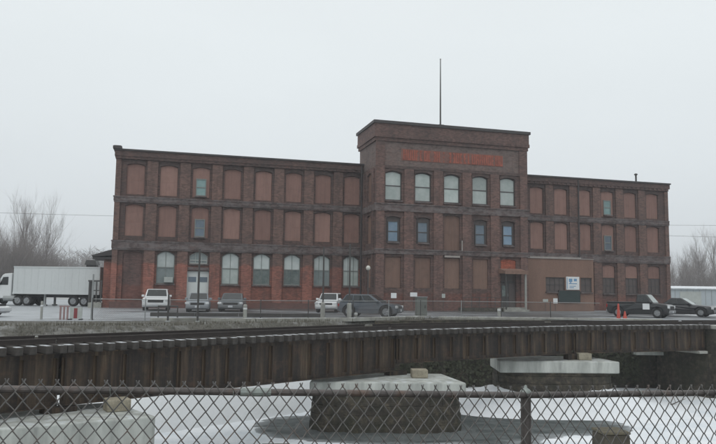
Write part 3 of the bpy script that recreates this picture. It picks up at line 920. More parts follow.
# tower windows
for i, cx in enumerate(TC):
    window(cx, 1.5, 9.36, 11.92, 0.2, TY + 0.16, M['frame_dark'], M['pane_pale'], M['pane_pale'], bars=0, parent=mill, split=0.5)
    if i == 2:
        board(cx, 1.5, 5.15, 8.3, 0.16, TY + 0.17, M['board_tower'])
    else:
        pn = M['pane_blue'] if i in (0, 4) else M['pane_slate']
        board(cx, 1.3, 5.72, 8.0, 0.14, TY + 0.2, M['annex_dark'])
        window(cx, 0.98, 5.8, 7.62, 0.0, TY + 0.1, M['frame_dark'], pn, pn, bars=0, split=0.5)
    if i < 4:
        board(cx, 1.45, 1.92, 4.55, 0.0, TY + 0.15, M['board_tower'])
m = MB(); m.box(TC[2] - 0.78, TC[2] + 0.66, TY - 0.2, TY - 0.001, 4.6, 4.76); m.build('pale_ledge', M['coping'], mill)
m = MB(); m.tube((TC[2] + 0.85, TY - 0.2, 5.1), (TC[2] + 0.85, TY - 0.2, 6.1), 0.06); m.tube((TC[2] + 0.85, TY - 0.2, 5.1), (TC[2] + 0.85, TY - 0.05, 5.1), 0.05); m.build('vent_pipe', M['coping'], mill)
for zb, zt in ((1.9, 4.5), (5.7, 8.2), (9.36, 11.9)):
    board(-2.0, 1.3, zb, zt, 0.14 if zb > 2 else 0.0, 0.15, M['board_tower'], tf=left_return)
# entrance
cx = TC[4]
m = MB(); m.prism(arch_poly(cx, 1.5, 3.55, 4.6, 0.14, 0.004), TY + 0.1, TY + 0.35); m.build('red_infill', M['brick_red'], mill)
d = MB(); d.box(cx - 0.72, cx + 0.1, TY + 0.2, TY + 0.26, 0.36, 2.5); d.box(cx - 0.74, cx + 0.74, TY + 0.18, TY + 0.3, 2.52, 2.64)
do = d.build('door', M['frame_dark'], mill)
p = MB(); p.box(cx - 0.55, cx - 0.1, TY + 0.185, TY + 0.198, 1.3, 2.25); p.build('door_pane', M['pane_dim'], do)
h = MB(); h.tube((cx + 0.0, TY + 0.15, 1.3), (cx + 0.0, TY + 0.15, 1.55), 0.018); h.build('handle', M['steel_grey'], do)
p = MB(); p.box(cx + 0.12, cx + 0.74, TY + 0.2, TY + 0.24, 0.36, 2.5); p.box(cx - 0.74, cx + 0.74, TY + 0.2, TY + 0.24, 2.66, 3.5); p.build('door_surround', M['annex_dark'], mill)
s = MB(); s.box(cx - 1.2, cx + 1.2, TY - 1.5, TY - 0.14, 0, 0.18); s.box(cx - 1.0, cx + 1.0, TY - 1.1, TY - 0.14, 0.182, 0.35); s.build('entrance_step', M['kerb'], mill)
ca = MB(); ca.box(cx - 1.05, cx + 1.1, TY - 1.45, TY - 0.135, 3.3, 3.42); ca.box(cx - 1.1, cx + 1.15, TY - 1.52, TY - 1.452, 3.24, 3.56)
ca.hexa([(cx - 1.05, TY - 1.45, 3.422), (cx + 1.1, TY - 1.45, 3.422), (cx + 1.1, TY - 0.135, 3.422), (cx - 1.05, TY - 0.135, 3.422)],
        [(cx - 1.05, TY - 1.45, 3.5), (cx + 1.1, TY - 1.45, 3.5), (cx + 1.1, TY - 0.135, 3.75), (cx - 1.05, TY - 0.135, 3.75)])
cao = ca.build('canopy', M['board_tower'], mill)
p = MB(); p.box(cx + 0.86, cx + 1.0, TY - 1.4, TY - 1.26, 0, 3.298); p.build('post', M['bollard'], cao)
p = MB(); p.box(cx - 1.0, cx - 0.9, TY - 1.38, TY - 1.28, 0, 3.298); p.build('post', M['pole_dark'], cao)
# ramp rail along the foot of the tower
rp = MB()
rp.box(TC[2] + 0.5, cx - 1.25, TY - 1.35, TY - 0.2, 0, 0.3)
ro = rp.build('entrance_ramp', M['stone_dark'], mill)
rr_ = MB()
for z in (0.55, 0.85, 1.2):
    rr_.tube((TC[2] + 0.5, TY - 1.3, z), (cx - 1.25, TY - 1.3, z), 0.025)
for kx in range(6):
    xx = TC[2] + 0.5 + (cx - 1.25 - TC[2] - 0.5) * kx / 5
    rr_.tube((xx, TY - 1.3, 0.3), (xx, TY - 1.3, 1.2), 0.028)
rr_.build('handrail', M['pole_dark'], ro)

# --- annex in the corner of tower and right wing
an = MB()
AX0, AX1, AY = 35.62, 42.95, -3.0
wall_openings(an, AX0, AX1, 0, 4.8, [(38.9, [(2.0, 1.76, 3.1, 0)]), (42.15, [(1.2, 1.76, 3.1, 0)])], AY, 0.25)
an.box(AX1 - 0.25, AX1, AY + 0.252, -0.25, 0, 4.8)
an.box(AX0, AX0 + 0.25, AY + 0.252, -0.25, 0, 4.8)
an.box(AX0 + 0.252, AX1 - 0.252, AY + 0.252, -0.25, 4.55, 4.795)
ao = an.build('annex', M['annex_paint'], mill)
k = MB(); k.box(AX0 - 0.05, 41.6, AY - 0.08, AY + 0.26, 4.802, 4.98); k.box(41.6, AX1 + 0.05, AY - 0.05, AY + 0.24, 4.802, 4.86); k.build('coping', M['coping'], ao)
k = MB(); k.box(AX0 + 0.1, AX1 - 0.1, AY + 0.27, -0.26, 4.8, 4.84); k.build('roof', M['roofing'], ao)
window(38.9, 2.0, 1.76, 3.1, 0, AY + 0.1, M['frame_dark'], M['annex_dark'], bars=3, parent=ao)
window(42.15, 1.2, 1.76, 3.1, 0, AY + 0.1, M['frame_dark'], M['annex_dark'], bars=1, parent=ao)
k = MB(); k.box(AX0 + 0.1, AX1 - 0.1, AY - 0.07, AY - 0.002, 0, 0.75); k.build('plinth', M['annex_paint'], ao)
# downpipes, the left one added to darken the shaded corner beside the tower
for (xx, yy, z0_, z1_) in ((20.98, -0.36, 0.1, 12.8), (43.25, -0.34, 0.1, 12.8)):
    m = MB(); m.tube((xx, yy, z0_), (xx, yy, z1_), 0.07, n=8)
    for z in (2.5, 5.0, 7.5, 10.0):
        m.box(xx - 0.1, xx + 0.1, yy - 0.09, yy + 0.09, z, z + 0.06)
    m.build('downpipe_corner_shade', M['dark_trim'], mill)
# roof vent, porch on the left end
m = MB(); m.tube((50.9, 0.9, 12.8), (50.9, 0.9, 13.95), 0.09, n=8); m.lathe((50.9, 0.9, 13.9), [(0.09, 0), (0.17, 0.05), (0.17, 0.15), (0.02, 0.22)], 10); m.build('roof_vent', M['dark_trim'], mill)
pr = MB()
pr.hexa([(-1.55, 0.2, 4.15), (-0.002, 0.2, 4.25), (-0.002, 4.2, 4.25), (-1.55, 4.2, 4.15)], [(-1.55, 0.2, 4.25), (-0.002, 0.2, 4.75), (-0.002, 4.2, 4.75), (-1.55, 4.2, 4.25)])
pr.box(-1.5, -0.003, 0.3, 4.1, 3.95, 4.12)
po = pr.build('porch_roof', M['dark_trim'], mill)
m = MB(); m.box(-0.62, -0.004, 0.6, 4.0, 0, 3.94); m.build('porch_wall', M['brick_pilaster'], mill)
pp = MB(); pp.box(-1.65, -0.63, 0.0, 4.0, 0, 0.42); pl = pp.build('porch_landing', M['kerb'], mill)
ra = MB()
for xx in (-1.6, -1.05, -0.7):
    ra.box(xx - 0.05, xx + 0.05, 0.02, 0.12, 0.42, 2.1)
ra.box(-1.7, -0.64, 0.01, 0.13, 2.1, 2.22); ra.box(-1.55, -0.7, 0.03, 0.11, 1.35, 1.43)
for q in range(1, 8):
    ra.box(-1.65, -1.55, 0.02 + q * 0.5, 0.1 + q * 0.5, 0.42, 2.1)
ra.box(-1.66, -1.54, 0.14, 3.7, 2.1, 2.22)
ra.build('railing', M['pole_dark'], pl)

def mill_pt(s, y, z=0.0):
    ca_, sa_ = math.cos(ANG), math.sin(ANG)
    return (MO[0] + s * ca_ - y * sa_, MO[1] + s * sa_ + y * ca_, z)

fp = empty('flagpole', mill_pt(27.33, TY + 0.6, 16.26), ANG, 'tall thin grey flagpole rising from the roof of the tower', 'flagpole')
m = MB(); m.lathe((0, 0, 0), [(0.075, 0), (0.075, 0.3), (0.065, 2.5), (0.04, 6.1)], 10); m.build('pole', M['pole_dark'], fp)
m = MB(); m.lathe((0, 0, 6.1), [(0.02, 0), (0.07, 0.05), (0.07, 0.09), (0.01, 0.14)], 10); m.build('finial', M['coping'], fp)
m = MB(); m.box(-0.25, 0.25, -0.25, 0.25, 0.0, 0.14); m.build('base', M['dark_trim'], fp)

# signs on the annex wall
sg = empty('wall_sign', mill_pt(40.68, AY - 0.06, 1.98), ANG, 'white square sign with blue marks on the tan annex wall', 'sign')
m = MB(); m.box(-0.68, 0.68, -0.02, 0.05, 0, 1.2); m.build('panel', M['white_sign'], sg)
m = MB(); m.box(-0.62, -0.56, -0.026, -0.021, 0.08, 1.12)
for (a, b_, c_, d_) in ((-0.42, -0.06, 0.72, 1.02), (0.1, 0.42, 0.78, 1.02), (-0.42, 0.42, 0.52, 0.6), (-0.3, -0.18, 0.6, 0.72), (-0.36, 0.3, 0.3, 0.36), (-0.36, 0.1, 0.16, 0.22)):
    m.box(a, b_, -0.026, -0.021, c_, d_)
m.build('marking', M['sign_blue'], sg)
gb = empty('notice_board', mill_pt(40.2, AY - 0.16, 0.86), ANG, 'dark green board under the white sign on the annex', 'board')
m = MB(); m.box(-1.05, 1.12, -0.03, 0.06, 0, 1.0); m.build('panel', M['sign_green'], gb)
m = MB()
for (a, b_, c_, d_) in ((-1.1, 1.17, 1.0, 1.05), (-1.1, 1.17, -0.05, 0.0), (-1.1, -1.05, 0.0, 1.0), (1.12, 1.17, 0.0, 1.0)):
    m.box(a, b_, -0.05, 0.07, c_, d_)
m.build('frame', M['dark_trim'], gb)

def post_sign(loc, wd, ht, zc, label, mat=None):
    t = empty('parking_sign', loc, ANG, label, 'sign', 'small white signs along the foot of the mill')
    m = MB(); m.box(-wd / 2, wd / 2, -0.035, -0.02, zc - ht / 2, zc + ht / 2); m.build('panel', mat or M['white_sign'], t)
    m = MB(); m.tube((0, 0, 0), (0, 0, zc + ht / 2 - 0.05), 0.02, n=6); m.build('post', M['pole_dark'], t)
post_sign(mill_pt(22.45, -5.2), 0.48, 0.42, 1.28, 'small square white sign beyond the nose of the dark slate wagon')
post_sign(mill_pt(24.2, -5.2), 0.62, 0.34, 1.38, 'wide white sign second from left, under the second boarded tower window')
post_sign(mill_pt(26.87, -5.2), 0.3, 0.34, 1.3, 'smallest greyish sign, under the middle of the tower', M['frame_pale'])
post_sign(mill_pt(37.3, -3.9), 0.52, 0.24, 0.98, 'low wide greyish sign right of the entrance canopy', M['frame_pale'])
post_sign(mill_pt(38.3, -3.9), 0.44, 0.46, 0.95, 'bright square white sign left of the dark green board')

# ------------------------------------------------------------------ vehicles
WHEEL_CACHE = {}
def wheel(parent, x, y, r, wd=0.22, side=1):
    key = (round(r, 3), round(wd, 3), side)
    if key not in WHEEL_CACHE:
        t = MB(); t.smooth = False
        n = 20
        prof = [(r * 0.62, -wd / 2), (r * 0.93, -wd / 2), (r, -wd / 2 + 0.04), (r, wd / 2 - 0.04), (r * 0.93, wd / 2), (r * 0.62, wd / 2)]
        vv, ff = [], []
        for (rad, yy) in prof:
            for i in range(n):
                a = 2 * math.pi * i / n
                vv.append((rad * math.cos(a), yy, rad * math.sin(a)))
        for k_ in range(len(prof)):
            for i in range(n):
                j = (i + 1) % n; k2 = (k_ + 1) % len(prof)
                ff.append((k_ * n + i, k_ * n + j, k2 * n + j, k2 * n + i))
        t.add(vv, ff)
        rm = MB()
        rm.tube((0, side * (wd / 2 - 0.06), 0), (0, side * (wd / 2 - 0.03), 0), r * 0.62, r * 0.6, 20)
        for q in range(5):
            a = q * 2 * math.pi / 5
            rm.tube((0, side * (wd / 2 - 0.025), 0), (r * 0.56 * math.cos(a), side * (wd / 2 - 0.02), r * 0.56 * math.sin(a)), 0.035, 0.03, 5)
        rm.tube((0, side * (wd / 2 - 0.03), 0), (0, side * (wd / 2), 0), r * 0.16, r * 0.14, 8)
        WHEEL_CACHE[key] = (t, rm)
    t, rm = WHEEL_CACHE[key]
    e_ = t.build('wheel', M['tyre'], parent, (x, y, r))
    rm.build('rim', M['rim'], e_)
    return e_

def vehicle(label, cat, loc, rz, L, W, H, style, paint, glass='car_glass', name='parked_car', wind=None, group='vehicles parked in the lot'):
    t = empty(name, (loc[0], loc[1], 0.008), rz, label, cat, group)
    h = L / 2
    r = 0.335 if style == 'sedan' else 0.37
    cl = 0.2 if style == 'sedan' else 0.27
    xf, xr = h - L * 0.19, -h + L * 0.19
    belt = H * 0.62
    if style == 'sedan':
        hood_z, deck_z = H * 0.60, H * 0.66
        bot, top = (-h * 0.62, h * 0.40), (-h * 0.30, h * 0.02)
    elif style == 'suv':
        hood_z, deck_z = H * 0.60, H * 0.62
        bot, top = (-h * 0.97, h * 0.46), (-h * 0.86, h * 0.14)
    elif style == 'wagon':
        hood_z, deck_z = H * 0.60, H * 0.62
        bot, top = (-h * 0.97, h * 0.50), (-h * 0.74, h * 0.06)
    else:                                                            # pickup
        hood_z, deck_z = H * 0.60, H * 0.60
        bot, top = (-h * 0.06, h * 0.52), (-h * 0.02, h * 0.28)
    def arcp(xc, n=8):
        rr = r * 1.18
        out = []
        for i in range(n + 1):
            a = math.pi * i / n
            out.append((xc - rr * math.cos(a), max(cl, r + rr * math.sin(a) * 0.98)))
        return out
    low = [(-h + 0.08, cl + 0.12)] + [(-h + 0.2, cl)] + [(xr - r * 1.2, cl)] + arcp(xr)[1:-1] + [(xr + r * 1.2, cl)] + [(xf - r * 1.2, cl)] + arcp(xf)[1:-1] + [(xf + r * 1.2, cl)] + [(h - 0.12, cl), (h - 0.02, cl + 0.14)]
    nose = [(h, hood_z * 0.62), (h - 0.06, hood_z * 0.84), (h - 0.22, hood_z * 0.93), (bot[1] - 0.03, hood_z * 1.03), (bot[1] - 0.25, belt)]
    tail = [(bot[0] + 0.15, belt), (bot[0] - 0.02, deck_z), (-h + 0.1, deck_z * 0.97), (-h, deck_z * 0.8), (-h, cl + 0.3)] if style != 'pickup' else [(bot[0], belt), (-h + 0.02, belt), (-h, belt * 0.85), (-h, cl + 0.3)]
    poly = low + nose + tail
    bm_ = MB()
    n = len(poly)
    secs = [(-W / 2 + 0.02, 0.0), (-W / 2, 0.0), (W / 2, 0.0), (W / 2 - 0.02, 0.0)]
    def yw(z, s):                                                    # tumblehome
        f = 1.0 if z < belt * 0.7 else 1.0 - 0.06 * (z - belt * 0.7) / (belt * 0.3)
        return s * W / 2 * f
    def xin(x_, z, s):                                              # rounded corners in plan are left to the bevel
        return x_
    vs_ = [(x_, yw(z, -1), z) for x_, z in poly] + [(x_, yw(z, 1), z) for x_, z in poly]
    fs_ = [tuple(range(n)), tuple(range(2 * n - 1, n - 1, -1))] + [(i, i + n, (i + 1) % n + n, (i + 1) % n) for i in range(n)]
    bm_.add(vs_, fs_)
    if style == 'pickup':
        pass
    bo = bm_.build('body', paint, t, bevel=0.085, seg=4)
    # dark wheel wells and underbody
    ub = MB(); ub.box(-h + 0.3, h - 0.3, -W / 2 + 0.06, W / 2 - 0.06, cl - 0.02, r * 2.0); ub.build('underbody', M['plastic'], t)
    # cabin
    wb, wt = W * 0.455, W * 0.385
    cb_ = MB()
    rz_ = H - 0.03
    cb_.hexa([(bot[0], -wb, belt - 0.03), (bot[1], -wb, belt - 0.03), (bot[1], wb, belt - 0.03), (bot[0], wb, belt - 0.03)],
             [(top[0], -wt, rz_), (top[1], -wt, rz_), (top[1], wt, rz_), (top[0], wt, rz_)])
    cab = cb_.build('cabin', paint, t, bevel=0.09, seg=4)
    B = [Vector(p) for p in ((bot[0], -wb, belt - 0.03), (bot[1], -wb, belt - 0.03), (bot[1], wb, belt - 0.03), (bot[0], wb, belt - 0.03))]
    T = [Vector(p) for p in ((top[0], -wt, rz_), (top[1], -wt, rz_), (top[1], wt, rz_), (top[0], wt, rz_))]
    def pane(i, j, u0, u1, v0, v1, nm, mat):
        a, b_, c_, d_ = B[i], B[j], T[j], T[i]
        nrm = (b_ - a).cross(d_ - a).normalized() * 0.006
        def P(u, v):
            return (a.lerp(b_, u)).lerp(d_.lerp(c_, u), v) + nrm
        q = [P(u0, v0), P(u1, v0), P(u1, v1), P(u0, v1)]
        m_ = MB(); back = [p - nrm * 2.2 for p in q]
        m_.add([tuple(p) for p in q + back], [(0, 1, 2, 3), (7, 6, 5, 4), (0, 4, 5, 1), (1, 5, 6, 2), (2, 6, 7, 3), (3, 7, 4, 0)])
        m_.build(nm, mat, t)
    g_ = M[glass]
    pane(1, 2, 0.06, 0.94, 0.12, 0.92, 'windshield', M[wind] if wind else g_)
    pane(3, 0, 0.08, 0.92, 0.2, 0.9, 'rear_window', g_)
    for (i, j, flip) in ((0, 1, False), (2, 3, True)):
        cuts = [(0.10, 0.50), (0.53, 0.88)] if style in ('sedan', 'pickup') else [(0.05, 0.30), (0.33, 0.60), (0.63, 0.9)]
        for (u0, u1) in cuts:
            if flip:
                u0, u1 = 1 - u1, 1 - u0
            pane(i, j, u0, u1, 0.17, 0.88, 'side_window', g_)
    # lamps, grille, bumpers, plates, mirrors
    for s in (-1, 1):
        m_ = MB(); m_.box(h - 0.12, h + 0.012, s * W * 0.43 - 0.14, s * W * 0.43 + 0.10 if s > 0 else s * W * 0.43 + 0.14, hood_z * 0.68, hood_z * 0.86)
        m_.build('headlight', M['lamp_glass'], t, bevel=0.02)
        m_ = MB(); m_.box(-h - 0.012, -h + 0.1, s * W * 0.43 - 0.1, s * W * 0.43 + 0.1, deck_z * 0.68, deck_z * 0.92)
        m_.build('tail_light', M['tail_red'], t, bevel=0.02)
        m_ = MB(); m_.box(bot[1] - 0.36, bot[1] - 0.2, min(s * (W / 2 - 0.06), s * (W / 2 + 0.14)), max(s * (W / 2 - 0.06), s * (W / 2 + 0.14)), belt + 0.0, belt + 0.15)
        m_.build('mirror', paint, t, bevel=0.03)
    m_ = MB(); m_.box(h - 0.05, h + 0.008, -W * 0.29, W * 0.29, hood_z * 0.62, hood_z * 0.82); m_.build('grille', M['plastic'], t, bevel=0.01)
    for (a, b_) in ((h - 0.14, h + 0.05), (-h - 0.05, -h + 0.12)):
        m_ = MB(); m_.box(a, b_, -W * 0.47, W * 0.47, cl + 0.08, cl + 0.3); m_.build('bumper', paint if style != 'pickup' else M['rim'], t, bevel=0.04, seg=3)
    for xx in (h + 0.052, -h - 0.062):
        m_ = MB(); m_.box(xx, xx + 0.01, -0.16, 0.16, cl + 0.12, cl + 0.26); m_.build('number_plate', M['plate'], t)
    for xx in (xf, xr):
        for s in (-1, 1):
            wheel(t, xx, s * (W / 2 - 0.13), r, 0.22, s)
    return t

CAM2 = -math.pi / 2                                                  # heading towards the photographer
vehicle('white suv facing the camera, parked left of the white double doors', 'car', (-14.95, 52.7), CAM2 + R(13), 4.4, 1.86, 1.6, 'suv', P_WHITE)
vehicle('small silver sedan facing the camera in front of the white double doors', 'car', (-11.4, 50.8), CAM2 + R(10), 4.3, 1.6, 1.36, 'sedan', P_SILVER)
vehicle('grey sedan facing the camera, right of the small silver sedan', 'car', (-9.3, 52.7), CAM2 + R(6), 4.5, 1.8, 1.36, 'sedan', P_GREY)
vehicle('white hatchback nosing out from behind the dark slate wagon', 'car', (-2.05, 53.1), CAM2 + R(-6), 4.0, 1.6, 1.45, 'suv', P_WHITE)
vehicle('dark slate wagon seen side-on with its sloping nose to the right', 'car', (0.85, 43.55), R(-17), 3.75, 1.62, 1.44, 'wagon', P_NAVY)
pk = vehicle('black pickup truck with a white square on its door, nose to the right', 'pickup', (20.15, 50.1), R(-38), 4.6, 1.75, 1.78, 'pickup', P_BLACK, name='pickup_truck', wind='car_glass_frost')
vehicle('charcoal sedan with a frosted windshield, right of the black pickup', 'car', (24.9, 53.8), R(-38), 4.5, 1.75, 1.42, 'sedan', P_CHAR, wind='car_glass_frost')
vehicle('white car cut off by the left edge of the photo', 'car', (-20.9, 37.6), R(-8), 4.3, 1.7, 1.0, 'sedan', P_WHITE)
m = MB(); m.box(0.42, 0.92, -0.885, -0.878, 0.62, 1.06); m.build('door_sign', M['white_sign'], pk); pk.scale = (0.93,) * 3
# pickup bed: open box with its rails
m = MB(); m.box(-2.22, -0.2, -0.66, 0.66, 1.105, 1.118); m.build('bed_liner', M['plastic'], pk)
m = MB(); m.box(-2.28, -0.18, -0.86, -0.74, 1.08, 1.16); m.box(-2.28, -0.18, 0.74, 0.86, 1.08, 1.16); m.box(-2.3, -2.2, -0.739, 0.739, 1.08, 1.16); m.build('bed_rail', P_BLACK, pk, bevel=0.02)

# the articulated truck
def truck():
    t = empty('semi_truck', (-26.1, 61.3, 0.008), R(176), 'white semi truck with a long plain trailer at the left end of the mill', 'truck')
    # local +x is forward (to the left of the picture)
    L0 = -4.3
    m = MB(); m.box(L0, 3.35, -1.22, 1.22, 1.0, 3.36); m.build('trailer_box', M['trailer_white'], t, bevel=0.03)
    m = MB()
    for x_ in [L0 + 0.05 + 0.6 * i for i in range(13)]:
        m.box(x_, x_ + 0.02, 1.221, 1.228, 1.1, 3.26)
    m.box(L0, 3.35, 1.222, 1.26, 1.0, 1.1); m.box(L0, 3.35, 1.222, 1.26, 3.26, 3.36)
    m.build('trailer_rib', M['trailer_white'], t)
    m = MB(); m.box(L0 + 0.1, 3.9, -0.5, 0.5, 0.72, 0.99); m.box(L0, L0 + 0.12, -1.15, 1.15, 0.45, 0.6); m.box(L0, L0 + 0.1, -0.9, -0.8, 0.6, 1.0); m.box(L0, L0 + 0.1, 0.8, 0.9, 0.6, 1.0); m.build('chassis', M['plastic'], t)
    for s in (-1, 1):
        m = MB(); m.box(0.55, 0.7, s * 0.85 - 0.07, s * 0.85 + 0.07, 0.12, 0.99); m.box(0.45, 0.8, s * 0.85 - 0.13, s * 0.85 + 0.13, 0.0, 0.12); m.build('landing_leg', M['steel_grey'], t)
    # cab
    c = MB()
    c.prism([(3.55, 0.6), (4.9, 0.6), (4.9, 1.55), (4.75, 2.0), (4.4, 2.62), (4.2, 2.72), (3.55, 2.78)], -1.1, 1.1)
    cab = c.build('cab', M['truck_white'], t, bevel=0.07, seg=3)
    c = MB(); c.prism([(4.91, 0.55), (5.05, 0.55), (5.05, 0.9), (5.9, 0.9), (6.05, 0.55), (6.2, 0.55), (6.25, 1.2), (6.05, 1.5), (4.91, 1.72)], -0.95, 0.95); c.build('hood', M['truck_white'], t, bevel=0.08, seg=3)
    for s in (-1, 1):
        c = MB(); c.prism([(3.85, 1.75), (4.62, 1.75), (4.32, 2.42), (3.85, 2.45)], min(s * 1.1, s * 1.108), max(s * 1.1, s * 1.108)); c.build('side_window', M['car_glass'], t)
        c = MB(); c.box(4.55, 4.7, min(s * 1.15, s * 1.35), max(s * 1.15, s * 1.35), 1.7, 2.3); c.build('mirror', M['plastic'], t, bevel=0.03)
        c = MB(); c.box(6.12, 6.24, s * 0.72 - 0.14, s * 0.72 + 0.14, 1.0, 1.22); c.build('headlight', M['lamp_glass'], t, bevel=0.02)
        c = MB(); c.tube((3.0, s * 0.95, 0.62), (4.2, s * 0.95, 0.62), 0.26, n=12); c.build('fuel_tank', M['steel_grey'], t)
        c = MB(); c.box(L0 - 0.02, L0 - 0.002, s * 0.9 - 0.12, s * 0.9 + 0.12, 0.66, 0.78); c.build('tail_light', M['tail_red'], t)
    c = MB(); c.hexa([(4.902, -0.95, 1.73), (4.92, -0.95, 1.73), (4.92, 0.95, 1.73), (4.902, 0.95, 1.73)], [(4.47, -0.85, 2.6), (4.5, -0.85, 2.6), (4.5, 0.85, 2.6), (4.47, 0.85, 2.6)]); c.build('windshield', M['car_glass'], t)
    c = MB(); c.box(6.2, 6.36, -1.05, 1.05, 0.4, 0.75); c.build('bumper', M['steel_grey'], t, bevel=0.04)
    c = MB(); c.tube((3.45, 0.9, 0.9), (3.45, 0.9, 3.0), 0.07, n=8); c.build('exhaust_stack', M['steel_grey'], t)
    for x_ in (L0 + 1.35, L0 + 2.3, 2.1, 2.9, 5.5):
        for s in (-1, 1):
            wheel(t, x_, s * 1.02, 0.44, 0.36, s)
truck()

# ------------------------------------------------------------------ bare trees
def grow(mb_t, mb_c, p, d, length, r, level, maxl, rnd, up=0.25, spr=1.0):
    n = 3
    pts = [Vector(p)]
    dd = Vector(d)
    for i in range(n):
        dd = (dd + Vector((rnd.gauss(0, .13), rnd.gauss(0, .13), rnd.gauss(0, .08) + up * 0.18))).normalized()
        pts.append(pts[-1] + dd * (length / n))
    tgt = mb_t if level == 0 else mb_c
    for i in range(n):
        ra, rb = r * (1 - 0.5 * i / n), r * (1 - 0.5 * (i + 1) / n)
        tgt.tube(pts[i], pts[i + 1], ra, rb, 6 if level == 0 else (4 if level < 2 else 3), False)
    if level >= maxl:
        return
    k = {0: rnd.randint(9, 12), 1: rnd.randint(5, 7), 2: rnd.randint(4, 6), 3: rnd.randint(3, 5)}.get(level, 3)
    for q in range(k):
        t = rnd.uniform(0.25 if level == 0 else 0.15, 1.0)
        if q == 0:
            t = 1.0
        i = min(n - 1, int(t * n)); b = pts[i].lerp(pts[i + 1], t * n - i)
        ax = Vector((rnd.gauss(0, 1), rnd.gauss(0, 1), rnd.gauss(0, 0.4))).normalized()
        spread = rnd.uniform(0.3, 0.95) * spr if q else 0.12
        nd = (dd * math.cos(spread) + (ax - dd * ax.dot(dd)).normalized() * math.sin(spread) + Vector((0, 0, up))).normalized()
        ln = length * (rnd.uniform(0.36, 0.6) if level == 0 else rnd.uniform(0.45, 0.75)) * (1.15 - 0.5 * t if level == 0 else 1)
        grow(mb_t, mb_c, b, nd, ln, r * (0.42 if level == 0 else 0.5) * (1.1 - 0.4 * t), level + 1, maxl, rnd, up, spr)

PROTO = []
def tree_proto(seed, height, r, maxl, up, spr=1.0, name='bare_tree'):
    rnd = random.Random(seed)
    t = empty(name, (0, 0, 0))
    a, b_ = MB(), MB()
    grow(a, b_, (0, 0, -0.1), (rnd.gauss(0, .03), rnd.gauss(0, .03), 1), height * (0.72 if spr > 0.8 else 0.9), r, 0, maxl, rnd, up, spr)
    a.build('trunk', M['bark'], t); b_.build('crown', M['twig'], t)
    return t
def shrub_proto(seed):
    rnd = random.Random(seed)
    t = empty('bare_shrub', (0, 0, 0))
    a, b_ = MB(), MB()
    for q in range(9):
        an_ = rnd.uniform(0, 6.28)
        grow(a, b_, (0.4 * math.cos(an_), 0.4 * math.sin(an_), -0.1), (0.45 * math.cos(an_), 0.45 * math.sin(an_), 1), rnd.uniform(2.2, 3.6), 0.045, 1, 4, rnd, 0.15)
    b_.build('branches', M['twig'], t)
    return t
protos = [tree_proto(1, 15, 0.17, 4, 0.5, 0.6), tree_proto(2, 15, 0.18, 4, 0.45, 0.62), tree_proto(5, 13, 0.22, 4, 0.12)]
shrubs = [shrub_proto(4), shrub_proto(9)]
used = set()
KS = 0.74          # and are no tall timber
KF = 1.5            # the stands lie half as far again beyond the lot
def plant(pr, x, y, s, rz, label, group, cat='tree', sz=None):
    x, y, s = x * KF, y * KF, s * KF * KS
    o = pr if pr.name not in used else copy_tree(pr)
    used.add(pr.name)
    o.location = (x, y, 0); o.rotation_euler.z = rz; o.scale = (s, s, sz or s)
    tag(o, label, cat, group)
    return o
def atpx(px, Y):
    return (px - 358) / 700.0 * Y
GL = 'bare trees beyond the trailer at the left'
rt = random.Random(8)
spec = [(13, 118, 0, 0.98, 'slender bare tree at the far left, leftmost of the three tall trunks'), (27, 120, 1, 1.12, 'tallest bare tree at the left, middle of the three tall trunks'),
        (43, 122, 0, 1.06, 'slender bare tree nearest the trailer, right one of the three tall trunks')]
for px, Y, k, s, lab in spec:
    plant(protos[k], atpx(px, Y), Y, s, rt.uniform(0, 6), lab, GL)
for i in range(10):
    px = -40 + i * 8 + rt.uniform(-3, 3); Y = rt.uniform(128, 150)
    plant(protos[rt.choice([0, 1, 2])], atpx(px, Y), Y, rt.uniform(0.55, 0.85), rt.uniform(0, 6), 'bare grey tree in the hazy stand behind the three tall trunks at the left', 'hazy stand of bare trees at the left')
for i in range(34):
    px = -50 + i * 3.4 + rt.uniform(-2, 2); Y = rt.uniform(96, 116)
    s = rt.uniform(1.6, 2.5) * (1.0 if px < 40 else 0.6)
    plant(shrubs[i % 2], atpx(px, Y), Y, s, rt.uniform(0, 6), 'bare brushy shrub under the tall trees behind the trailer', 'brush under the left trees', 'shrub')
for i in range(22):
    px = 664 + i * 3.9 + rt.uniform(-2, 2); Y = rt.uniform(128, 150)
    s = (0.5 + 0.38 * min(1, max(0, (px - 668) / 48))) * rt.uniform(0.88, 1.12)
    plant(protos[[2, 1, 2, 0][i % 4]], atpx(px, Y), Y, s, rt.uniform(0, 6), 'bare grey tree in the hazy row behind the pale warehouse at the right', 'bare trees behind the warehouse')
for i in range(12):
    px = 668 + i * 6 + rt.uniform(-2, 2); Y = rt.uniform(122, 127)
    plant(shrubs[i % 2], atpx(px, Y), Y, rt.uniform(1.2, 1.9), rt.uniform(0, 6), 'bare brushy shrub behind the pale warehouse at the right', 'brush behind the warehouse', 'shrub')
# the far hazy wood, one mass
fw = MB(); rw = random.Random(17)
for i in range(520):
    Y = rw.uniform(330, 420); px = rw.uniform(-60, 125)
    x_ = atpx(px, Y); hh = rw.uniform(15, 25)
    fw.tube((x_, Y, 0), (x_ + rw.gauss(0, .6), Y, hh * 0.7), 0.35, 0.15, 4, False)
    for q in range(14):
        z = rw.uniform(0.2, 0.85) * hh; a = rw.uniform(0, 6.28); ln = rw.uniform(1.5, 4)
        fw.tube((x_, Y, z), (x_ + ln * math.cos(a), Y + ln * math.sin(a), z + ln * rw.uniform(0.3, 1.1)), 0.11, 0.04, 3, False)
tag(fw.build('far_wood', M['twig']), 'faint bare wood far off above the trailer', 'wood', kind='stuff')

